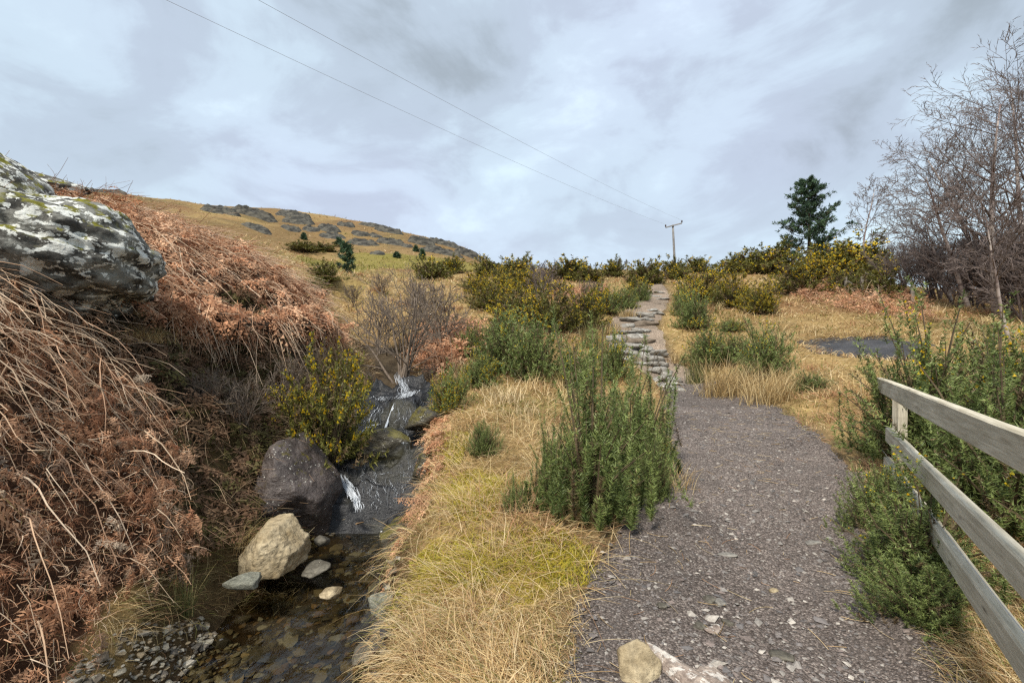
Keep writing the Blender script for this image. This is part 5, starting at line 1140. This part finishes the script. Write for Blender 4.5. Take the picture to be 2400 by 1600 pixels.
for i, (u, v, n, h, s, cols, lab, bd, dirb) in enumerate([
    (1690, 930, 420, 1.0, 0.9, STR2, 'tall straw tussock leaning right beside the path, left of two', (0.5, 1.3), (0.6, 0)),
    (1800, 945, 380, 0.9, 0.9, STR2, 'tall straw tussock right of its twin beside the path', (0.5, 1.4), (0.6, 0)),
    (1740, 915, 260, 0.75, 0.7, STR2, 'straw tussock behind and between the two tall ones', (0.5, 1.4), (0.5, 0)),
    (1635, 900, 200, 0.75, 0.5, RUSH, 'green spiky rush clump at the path bend', (0.2, 0.7), (0.1, 0)),
    (1385, 820, 170, 0.95, 0.5, RUSH, 'green rush clump left of the stone steps', (0.15, 0.6), (0.1, 0)),
    (1470, 745, 160, 0.5, 0.6, STR2, 'pale straw tuft above the top left step', (0.6, 1.5), (0, 0)),
    (1430, 780, 160, 0.5, 0.7, STR2, 'golden straw tuft beside the left edge of the steps', (0.6, 1.5), (0, 0)),
    (430, 1440, 90, 0.42, 0.14, RUSH, 'small dark green rush clump in the dell below the bracken', (0.1, 0.6), (0, 0)),
    (1290, 905, 200, 0.5, 0.7, STR2, 'pale straw tuft in the gap between green gorse bushes', (0.6, 1.4), (0, 0)),
    (1850, 900, 200, 0.55, 0.8, STR2, 'straw tuft right of the open green gorse', (0.6, 1.5), (0.4, 0)),
    (1580, 850, 180, 0.4, 0.6, STR2, 'short straw tuft at the right edge of the steps', (0.6, 1.5), (0, 0)),
    (560, 1285, 130, 0.34, 0.24, STR2, 'pale straw tuft left of the tan boulder', (0.6, 1.5), (0.3, 0)),
    (650, 1420, 170, 0.26, 0.4, [(0.2, 0.15, 0.07), (0.3, 0.22, 0.11), (0.12, 0.10, 0.04)], 'brown grass hummock at the water edge below the tan boulder', (0.7, 1.7), (0.3, -0.3)),
    (1560, 1140, 220, 0.34, 0.5, STR2, 'loose straw fringe at the inner edge of the path bend', (0.5, 1.6), (0.3, 0)),
    (330, 800, 260, 0.34, 0.5, STR2, 'pale straw tuft drooping below the huge lichen boulder', (1.0, 2.2), (0.5, -0.5))]):
    p = gp(u, v); tussock('rush_clump' if cols is RUSH else 'grass_tussock', (p[0], p[1], p[2] - 0.02), n, h, s, cols, lab, 'rush' if cols is RUSH else 'tussock', 700 + i, bd, 0.4 if cols is STR2 else 0.22, max(0.0035, 0.55 * p[1] / 469), dirb)

# ------------------------------------------------------------------ bare trees and shrubs
def grow(r, p, d, L, rad, depth, out, spec, npt=5):
    """recursive branching; out[depth] collects (points, radii)"""
    k = npt if depth == 0 else (6, 5, 3, 2)[depth - 1]; st = L / (k - 1); pts = [np.array(p, float)]; dd = np.array(d, float)
    for i in range(k - 1):
        dd = dd + r.normal(0, spec['wob'] * (0.5 if depth == 0 else 1.0), 3) + np.array([0, 0, spec['trop'][min(depth, len(spec['trop']) - 1)]]); dd /= np.linalg.norm(dd); pts.append(pts[-1] + dd * st)
    pts = np.array(pts); rr = rad * np.linspace(1, spec['taper'], k); out.append((depth, pts, rr))
    if depth >= spec['depth']: return
    nb = spec['nb'][depth]
    for j in range(nb):
        t = spec['t0'][depth] + (1 - spec['t0'][depth]) * (j + r.random()) / nb; q = t * (k - 1); i = min(int(q), k - 2); f = q - i
        pos = pts[i] * (1 - f) + pts[i + 1] * f; tg_ = pts[i + 1] - pts[i]; tg_ /= np.linalg.norm(tg_)
        pr_ = np.cross(tg_, r.normal(0, 1, 3)); pr_ /= np.linalg.norm(pr_) + 1e-9
        a = spec['ang'][depth] * r.uniform(0.7, 1.3); nd = tg_ * math.cos(a) + pr_ * math.sin(a)
        grow(r, pos, nd, L * spec['lr'][depth] * r.uniform(0.65, 1.15) * (1.15 - 0.55 * t), max(rr[i] * spec['rr'][depth], spec['rmin']), depth + 1, out, spec, npt)
def tube_mesh(name, items, mat, sides):
    A = Acc()
    for ns, ln_ in sorted(set((sides(d), len(p)) for d, p, _ in items)):
        g_ = [(p, q) for d, p, q in items if sides(d) == ns and len(p) == ln_]
        V, T = tubes(np.stack([p for p, _ in g_]), np.stack([q for _, q in g_]), ns); A.add(V, T, np.array([0.1, 0.08, 0.06]))
    return A.mesh(name, mat, True)
def bare_tree(name, p, height, lean, seed, spec, label, cat, trunk_mat, twig_mat, rad, group=None, fork=1):
    r = np.random.default_rng(seed); out = []
    for f in range(fork):
        d = np.array([lean[0], lean[1], 1.0]) + (r.normal(0, 0.25, 3) * [1, 1, 0] if fork > 1 else 0); d /= np.linalg.norm(d)
        grow(r, (r.normal(0, rad), r.normal(0, rad), -0.15) if fork > 1 else (0, 0, -0.2), d, height, rad * (1 if f == 0 else r.uniform(0.5, 0.9)), 0, out, spec, 9)
    o = empty(name, p, label, cat, group)
    link('trunk', tube_mesh('trunk', [x for x in out if x[0] == 0], trunk_mat, lambda d: 8), o)
    link('crown', tube_mesh('crown', [x for x in out if x[0] > 0], twig_mat, lambda d: 5 if d == 1 else 3), o, kind='stuff')
    return o
SHV = {}
def shared_shrub(name, p, height, seed, spec, label, mat, group, fork, lean=(0, 0)):
    key = (id(mat), spec['rmin'], fork, seed)
    if key not in SHV:
        r = np.random.default_rng(seed); out = []
        for f in range(fork):
            d = np.array([lean[0], lean[1], 1.0]) + r.normal(0, 0.30, 3) * [1, 1, 0]; d /= np.linalg.norm(d)
            grow(r, (r.normal(0, 0.04), r.normal(0, 0.04), -0.05), d, 0.62, 0.014 * r.uniform(0.5, 1.0), 0, out, spec, 6)
        SHV[key] = (tube_mesh('stems', [x for x in out if x[0] == 0], mat, lambda d: 5), tube_mesh('twigs', [x for x in out if x[0] > 0], mat, lambda d: 3))
    o = empty(name, p, label, 'shrub', group, rz=0.0 if lean != (0, 0) else random.uniform(0, 6.28), scale=(height * random.uniform(0.9, 1.15), height * random.uniform(0.9, 1.15), height))
    link('stems', SHV[key][0], o, kind='stuff'); link('twigs', SHV[key][1], o, kind='stuff')
BIRCH = dict(depth=4, nb=[20, 9, 6, 4], t0=[0.25, 0.15, 0.1, 0.15], ang=[0.85, 0.68, 0.62, 0.5], lr=[0.50, 0.52, 0.50, 0.55], rr=[0.45, 0.5, 0.5, 0.6], rmin=0.0062, wob=0.07, trop=[0.02, 0.03, 0.0, -0.05, -0.08], taper=0.16)
BIRCHS = dict(BIRCH, nb=[17, 7, 5, 3], rmin=0.010)
SHRUB = dict(depth=3, nb=[7, 6, 5], t0=[0.2, 0.15, 0.15], ang=[0.6, 0.6, 0.6], lr=[0.6, 0.55, 0.55], rr=[0.6, 0.6, 0.6], rmin=0.003, wob=0.11, trop=[0.02, 0.05, 0.03, 0.0], taper=0.3)
def T(u, vfoot, Y): q = PX(u, vfoot, Y); return (q[0], Y, ground(q[0], Y))
def tree_px(u, vtop, Y, base_u=None):
    b = T(base_u or u, 700, Y); top = PX(u, vtop, Y); return b, top[2] - b[2]
def birch_px(ub, ut, vt, Y, seed, spec, rad, lab):
    q = T(ub, 0, Y); top = PX(ut, vt, Y); h = top[2] - q[2]; bare_tree('birch_tree', q, h * 0.84, ((top[0] - q[0]) / h, 0), seed, spec, lab, 'tree', M_birch, M_birchtwig, rad, 'bare birch trees')
birch_px(2412, 2382, 110, 15.5, 801, BIRCH, 0.12, 'tall bare birch at the right photo edge, its crown highest of all')
birch_px(2335, 2265, 160, 16.0, 802, BIRCH, 0.11, 'large bare birch with a domed crown next to the tallest one')
birch_px(2275, 2150, 320, 17.0, 803, dict(BIRCH, t0=[0.2, .15, .1, .15]), 0.09, 'bare birch leaning left over the ridge with a sweeping crown')
birch_px(2368, 2235, 400, 13.0, 806, dict(BIRCHS, t0=[0.45, .15, .1, .15]), 0.055, 'slender white stemmed birch leaning left above the fence gorse')
birch_px(2016, 2010, 385, 42.0, 804, dict(BIRCHS, rmin=0.018, lr=[0.36, .5, .5, .6]), 0.11, 'small narrow bare birch standing right of the pine')
birch_px(2235, 2150, 440, 19.0, 805, BIRCHS, 0.07, 'bare birch low in front of the sweeping birch, left side')
birch_px(2320, 2225, 250, 20.0, 808, BIRCHS, 0.10, 'bare birch deeper in the wood between the domed and sweeping birches')
birch_px(2420, 2335, 110, 19.0, 809, BIRCHS, 0.12, 'tall bare birch deeper in the wood behind the tallest one')
THK = dict(SHRUB, nb=[8, 7, 5], rmin=0.0024)
for i, (u, Y, h, lab) in enumerate([(2120, 22, 3.2, 'brown bare thicket bush at the left end of the wood edge'), (2200, 20, 3.6, 'brown bare thicket bush below the sweeping birch'), (2270, 17.5, 3.4, 'dense brown bare bush behind the white stemmed birch'),
                                     (2345, 16.5, 3.6, 'dense dark bare bush at the foot of the domed birch'), (2420, 15, 3.8, 'dense dark bare bush at the right photo edge'), (2320, 21, 4.2, 'brown bare bush deeper in the wood edge'), (2240, 24, 3.8, 'bare bush far back between the birches'), (2400, 19, 4.6, 'tall dark bare bush behind the photo edge bush'), (2060, 32, 3.6, 'faint bare bush between the small birch and the thicket')]):
    q = T(u, 0, Y); shared_shrub('bare_thicket_bush', q, h, 830 + i % 2, THK, lab, M_birchtwig, 'bare thicket bushes', 10)
# the willow over the stream and other bare shrubs
p = gp(945, 905); q = (p[0] - 0.05, 9.55, ground(p[0] - 0.05, 9.55))
bare_tree('bare_willow', q, 2.0, (0.05, 0), 851, dict(SHRUB, nb=[6, 6, 4], ang=[0.8, 0.65, 0.6], rmin=0.0038), 'bare many stemmed willow arching over the top of the waterfall', 'shrub', M_twig, M_twig, 0.034, 'bare shrubs', 9)
for i, (u, v, hpx, fk, lab, mt, lean) in enumerate([
    (900, 830, 190, 7, 'pale grey twiggy bare shrub behind the willow, left', M_twig, (-0.3, 0)), (1040, 820, 210, 8, 'dense grey brown bare shrub right of the willow', M_twig, (0.15, 0)), (980, 760, 150, 8, 'grey haze of bare twigs behind the willow', M_twig, (0, 0)),
    (1265, 700, 120, 9, 'reddish bare shrub breaking the skyline in the gorse', M_birchtwig, (0, 0)), (1370, 700, 60, 9, 'low purplish bare shrub below the skyline gorse', M_birchtwig, (0, 0)), (1400, 695, 50, 8, 'low purplish bare shrub right of its neighbour', M_birchtwig, (0, 0)),
    (900, 690, 70, 7, 'low bare scrub on the pale slope left of the willow top', M_twig, (0, 0)), (830, 720, 70, 7, 'low grey scrub behind the ridge end', M_twig, (0, 0)),
    (560, 1010, 180, 6, 'thin brown twigs rising in the dark hollow under the ridge', M_twig, (0.3, -0.1)), (660, 960, 170, 6, 'thin reddish twigs beside the cascade gorse in the hollow', M_twig, (0.2, -0.1)), (480, 960, 130, 5, 'sparse dead twigs at the left of the dark hollow', M_twig, (0.3, -0.1)), (740, 900, 120, 6, 'thin twigs in the hollow behind the cascade gorse', M_twig, (0.2, 0)),
    (880, 905, 70, 7, 'drooping bare twigs left of the waterfall top', M_twig, (-0.5, -0.8)), (1000, 900, 80, 7, 'drooping bare twigs right of the waterfall top', M_twig, (0.3, -0.9))]):
    p = gp(u, v); hh = hpx * p[1] / FPX
    shared_shrub('bare_shrub', p, hh, (860 + i % 2) if lean == (0, 0) or abs(lean[0]) <= 0.3 and lean[1] >= -0.1 else 870 + i, dict(SHRUB, nb=[6, 5, 4], rmin=0.0030 if p[1] < 11 else 0.0042), lab, mt, 'bare shrubs', 7, lean if lean[1] < -0.5 else (0, 0))

# ------------------------------------------------------------------ pine and small conifers
def conifer(name, p, h, w, label, cat, seed, nb, tuft, size, group=None, lowbare=0.12):
    r = np.random.default_rng(seed); o = empty(name, p, label, cat, group); out = []; q = np.linspace(0, 1, 9)
    tr = np.stack([0.02 * h * np.sin(q * 4), 0.015 * h * np.cos(q * 3), q * h - 0.2], -1); B = []; tips = []; dirs = []
    for i in range(nb):
        t = lowbare + (0.97 - lowbare) * (i + r.random()) / nb; az = i * 2.4 + r.normal(0, 0.4)
        ln = w / 2 * (0.16 + 0.95 * min(1, (1 - t) * 1.25) ** 0.8 * (0.75 if t < 0.22 else 1)) * r.uniform(0.6, 1.15)
        d = norm(np.array([math.cos(az), math.sin(az), 0.08 + 0.55 * t])); s = np.array([np.interp(t, q, tr[:, k]) for k in range(3)])
        u_ = np.linspace(0, 1, 6)[:, None]; pts = s + d * ln * u_ + np.array([0, 0, 0.25]) * ln * (u_ ** 2) * 0.7 - np.array([0, 0, 0.12]) * ln * np.sin(u_ * 3.1) + np.cumsum(r.normal(0, 0.02 * ln, (6, 3)), 0)
        B.append((1, pts, 0.012 * h * (1 - t) * np.linspace(0.5, 0.12, 6) + 0.006))
        for j in range(tuft):
            f = r.uniform(0.35, 1.05); c = s + d * ln * f + np.array([0, 0, 0.15]) * ln * f ** 2 + r.normal(0, 0.13, 3) * ln * [1, 1, 0.28]; tips.append(c); dirs.append(norm(d + np.array([0, 0, 0.5]) + r.normal(0, 0.35, 3)))
            if j % 4 == 0:
                u2 = np.linspace(0, 1, 6)[:, None]; a0 = s + d * ln * f * 0.6; B.append((2, a0 + (c - a0) * u2, np.linspace(0.5, 0.2, 6) * 0.004 * h + 0.004))
    link('trunk', tube_mesh('trunk', [(0, tr, 0.022 * h * np.linspace(1, 0.12, 9))], M_pinebark, lambda d: 8), o)
    link('branches', tube_mesh('branches', B, M_pinebark, lambda d: 4), o, kind='stuff')
    tips, dirs = np.array(tips), np.array(dirs); n = len(tips); m = 20; A = Acc()
    nd = norm(dirs[:, None] * 0.7 + r.normal(0, 0.75, (n, m, 3))); st = tips[:, None] + r.normal(0, size * 0.25, (n, m, 3)); ln = size * r.uniform(0.5, 1.1, (n, m, 1))
    sd = norm(np.cross(nd, r.normal(0, 1, (n, m, 3)))) * size * 0.13
    V = np.stack([st - sd, st + sd, st + nd * ln], 2); k = pick([(0.035, 0.068, 0.036), (0.055, 0.098, 0.048), (0.075, 0.125, 0.058), (0.028, 0.052, 0.028)], n, r, 0.25)
    A.add(V.reshape(-1, 3), np.arange(n * m * 3).reshape(-1, 3), np.repeat(k, m * 3, 0)); link('crown', A.mesh('crown', M_needle), o, kind='stuff')
    return o
b = T(1893, 640, 33.0); h = PX(1895, 405, 33)[2] - b[2]
conifer('pine_tree', b, h * 0.95, 4.4, 'dark green Scots pine standing alone on the right ridge', 'tree', 901, 46, 26, 0.21)
for i, (u, v, hp, wp, lab) in enumerate([(812, 640, 76, 46, 'dark young conifer in the green meadow, tallest on the hill side'), (795, 578, 22, 22, 'tiny conifer up slope left of the meadow conifer'), (712, 562, 18, 12, 'tiny dark conifer at the left of the hill slope'), (990, 608, 26, 14, 'tiny conifer right of the meadow below the end crag'), (975, 590, 16, 12, 'tiny bush conifer just left under the end crag'), (930, 604, 14, 16, 'tiny round bush in the meadow')]):
    p = gp(u, v); k = p[1] / FPX; conifer('young_conifer', p, hp * k, wp * k, lab, 'tree', 910 + i, 18, 5, max(0.28, 0.16 * hp * k * 0.6), 'young conifers on the hill', 0.05)

# ------------------------------------------------------------------ wooden rail fence
fw = NT('weathered_fence_wood'); v1 = fw.coord('Object', (0.9, 14, 14)); f = fw.noise(3.0, 6, 0.65, v1, 0.6); f2 = fw.noise(2.0, 4, 0.6, fw.coord('Object', (0.7, 2, 2))); f3 = fw.noise(7, 4, 0.6, v1)
kn = fw.voro(2.1, fw.coord('Object', (1.1, 5, 5)))
c = fw.ramp(f, [(0.3, (0.42, 0.365, 0.275)), (0.55, (0.62, 0.56, 0.445)), (0.75, (0.70, 0.64, 0.53))])
c = fw.mix(1.0, c, fw.ramp(f2, [(0.3, (0.75, 0.74, 0.70)), (0.7, (1.1, 1.1, 1.1))]), 'MULTIPLY'); c = fw.mix(1.0, c, fw.ramp(f3, [(0.3, (0.82, 0.82, 0.8)), (0.7, (1.1, 1.1, 1.1))]), 'MULTIPLY')
c = fw.mix(fw.ramp(kn, [(0.05, 0.75), (0.13, 0.0)]), c, (0.12, 0.095, 0.07))
fw.base(c, 0.8, 0.2); fw.bump(fw.math('ADD', f, f3), 0.35, 0.01); M_wood = fw.m
M_wire = NT('fence_wire').base((0.45, 0.45, 0.46), 0.4, 0.5); bpy.data.materials['fence_wire'].node_tree.nodes['Principled BSDF'].inputs['Metallic'].default_value = 0.8
def beam(name, a, b, hgt, thk, seed, parent, roll=0.0):
    a, b = np.array(a), np.array(b); L = np.linalg.norm(b - a); n = 14; r = np.random.default_rng(seed); bm = bmesh.new(); ring = []
    e = 0.008; prof = [(-thk / 2 + e, -hgt / 2), (thk / 2 - e, -hgt / 2), (thk / 2, -hgt / 2 + e), (thk / 2, hgt / 2 - e), (thk / 2 - e, hgt / 2), (-thk / 2 + e, hgt / 2), (-thk / 2, hgt / 2 - e), (-thk / 2, -hgt / 2 + e)]
    wy, wz = np.cumsum(r.normal(0, 0.0016, n)), np.cumsum(r.normal(0, 0.0022, n))
    for i in range(n):
        x = L * i / (n - 1); ring.append([bm.verts.new((x, py + wy[i] + r.normal(0, 0.0009), pz + wz[i] + r.normal(0, 0.0009))) for py, pz in prof])
    for i in range(n - 1):
        for j in range(8): bm.faces.new((ring[i][j], ring[i][(j + 1) % 8], ring[i + 1][(j + 1) % 8], ring[i + 1][j]))
    bm.faces.new(ring[0][::-1]); bm.faces.new(ring[-1]); me = bpy.data.meshes.new(name); bm.normal_update(); bm.to_mesh(me); bm.free(); me.materials.append(M_wood)
    o = link(name, me, parent); d = Vector(b - a).normalized(); yv = Vector((0, 0, 1)).cross(d).normalized(); zv = d.cross(yv)
    mt = Matrix((d, yv, zv)).transposed(); o.rotation_euler = (mt.to_euler()); o.location = Vector(a) - parent.location; return o
fence = empty('rail_fence', (3.9, 5.0, ground(3.9, 5.0)), 'weathered three rail timber fence running along the right of the path', 'fence')
FD = np.array([2.01, 3.25]); FD = FD / np.linalg.norm(FD)
def fpt(Y, z): return (0.828 + 0.618 * Y, Y, z)
beam('rail', fpt(5.0, -0.365), fpt(-0.6, -0.385), 0.15, 0.055, 1, fence)
beam('rail', fpt(4.45, -0.80), fpt(-0.6, -0.86), 0.135, 0.06, 2, fence)
beam('rail', fpt(4.6, -1.10), fpt(-0.6, -1.16), 0.125, 0.06, 3, fence)
off = np.array([0.09, -0.055])
for i, Y in enumerate((4.62, 1.05)):
    q = fpt(Y, 0); q = (q[0] + 0.085, q[1] - 0.055, 0); gz = ground(q[0], q[1]); beam('post', (q[0], q[1], gz - 0.3), (q[0] + 0.01, q[1], -0.40), 0.09, 0.09, 9 + i, fence)
wp_ = np.array([fpt(Y, z) for Y, z in ((4.6, -0.98), (3.0, -1.0), (2.2, -1.005), (1.2, -1.0), (-0.6, -0.98))]); wp_[:, 0] -= 0.04
for dz in (0.0,):
    V, T_ = tubes((wp_ + [0, 0, dz] - np.array(fence.location))[None], np.full((1, 5), 0.0022), 4); link('fence_wire', make_mesh('fence_wire', V, T_, M_wire), fence)
# far side return rail seen through the gorse
# ------------------------------------------------------------------ old stock fence posts on the right slope
M_oldpost = bark('old_post_wood', (0.13, 0.11, 0.09), (0.26, 0.23, 0.19), 9)
def old_post(u, vt, vb, Y, lab, lean=0.0, brace=False):
    b_ = PX(u, vb, Y); t_ = PX(u, vt, Y); gz = ground(b_[0], Y); hh = max(t_[2] - gz, 0.8); r = 0.065
    q = np.linspace(0, 1, 4); P_ = np.stack([lean * q, 0 * q, -0.2 + (hh + 0.2) * q], -1)[None]; V, T_ = tubes(P_, np.full((1, 4), r), 7)
    if brace:
        V2, T2 = tubes(np.array([[(0.08, 0, hh * 0.75), (0.5, 0.02, hh * 0.42), (0.9, 0.05, 0.0)]]), np.full((1, 3), 0.05), 6)
        o = empty('fence_post', (b_[0], Y, gz), lab, 'post', 'old fence posts'); link('post', make_mesh('post', V, T_, M_oldpost), o); link('brace', make_mesh('brace', V2, T2, M_oldpost), o); return
    link('fence_post', make_mesh('fence_post', V, T_, M_oldpost), None, (b_[0], Y, gz), lab, 'post', 'old fence posts')
old_post(1982, 662, 700, 20.5, 'thick old post with a slanting brace, leftmost in the bracken', 0, True)
old_post(2020, 674, 698, 20.0, 'old thin post next right of the braced post', 0.02)
old_post(2073, 680, 712, 19.0, 'old leaning post second right of the braced post', -0.05)
old_post(2138, 700, 728, 17.5, 'old pale post rightmost of the row, nearest the wood', 0.02)
for i, (u, v) in enumerate(((452, 488), (466, 488))):
    b_ = PX(u, 489, 92); V, T_ = tubes(np.array([[(0, 0, -0.8), (0, 0, 1.0)]]), np.full((1, 2), 0.07), 5)
    link('fence_post', make_mesh('fence_post', V, T_, M_oldpost), None, (b_[0], 92, ground(b_[0], 92) + 0.0), ['tiny post on the hill crest, left of a pair', 'tiny post on the hill crest, right of a pair beside the dark crag'][i], 'post', 'crest fence posts')

# ------------------------------------------------------------------ power pole and wires
M_pole = bark('pole_wood', (0.17, 0.165, 0.16), (0.27, 0.26, 0.25), 3)
s = NT('insulator_brown'); M_ins = s.base((0.06, 0.035, 0.03), 0.3, 0.5)
PY = 57.0; pb = PX(1584, 640, PY); top = PX(1577, 527, PY); gz = ground(pb[0], PY)
pole = empty('power_pole', (pb[0], PY, gz), 'grey wooden power pole with a tilted crossarm on the skyline', 'pole')
o3 = np.array([pb[0], PY, gz]); q = np.linspace(0, 1, 6)[:, None]
V, T_ = tubes((np.array([0, 0, -1.0]) * (1 - q) + (top - o3) * q)[None], np.linspace(0.17, 0.12, 6)[None], 8); link('shaft', make_mesh('shaft', V, T_, M_pole, smooth=True), pole)
ca, cb_ = PX(1559, 534, PY) - o3, PX(1597, 524, PY) - o3; ca[1] -= 0.16; cb_[1] -= 0.16
bm = bmesh.new(); bmesh.ops.create_cube(bm, size=1.0); L = np.linalg.norm(cb_ - ca); bmesh.ops.scale(bm, vec=(L, 0.12, 0.14), verts=bm.verts); bmesh.ops.bevel(bm, geom=bm.edges[:], offset=0.012, segments=1, affect='EDGES'); me = bpy.data.meshes.new('crossarm'); bm.to_mesh(me); bm.free(); me.materials.append(M_pole)
co = link('crossarm', me, pole); co.location = (ca + cb_) / 2; co.rotation_euler = (0, -math.atan2(cb_[2] - ca[2], cb_[0] - ca[0]), 0)
ins = []
for e in (ca, cb_):
    pt = np.array([e + [0, 0, z] for z in (0.02, 0.1, 0.14, 0.2, 0.24, 0.32, 0.36)]); V, T_ = tubes(pt[None], np.array([[0.03, 0.04, 0.11, 0.06, 0.11, 0.07, 0.02]]), 8); link('insulator', make_mesh('insulator', V, T_, M_ins, smooth=True), pole); ins.append(e + o3 + [0, 0, 0.36])
M_cable = NT('power_cable').base((0.30, 0.31, 0.33), 0.5, 0.4)
ends = [(PX(388, 0, 15.0)), (PX(603, 0, 15.0))]
ends = [np.array([-11.1, 15.0, 11.2]), np.array([-8.15, 15.0, 11.2])]
for i, (a, e) in enumerate(zip(ins, ends)):
    t = np.linspace(0, 1.75, 40)[:, None]; P_ = a * (1 - t) + e * t; P_[:, 2] -= 1.1 * 4 * (t[:, 0] / 1.75) * (1 - t[:, 0] / 1.75); P_[:, 2] += 1.1 * 4 * (1 / 1.75) * (1 - 1 / 1.75) * t[:, 0]
    mid_ = P_.copy(); V, T_ = tubes(mid_[None], np.full((1, 40), 0.006), 5)
    link('power_line', make_mesh('power_line', V, T_, M_cable), None, (0, 0, 0), ['lower of two thin power wires crossing the sky from the pole', 'upper of two thin power wires crossing the sky from the pole'][i], 'wire')
print('tris', sum(len(m.loop_triangles) or len(m.polygons) for m in bpy.data.meshes))
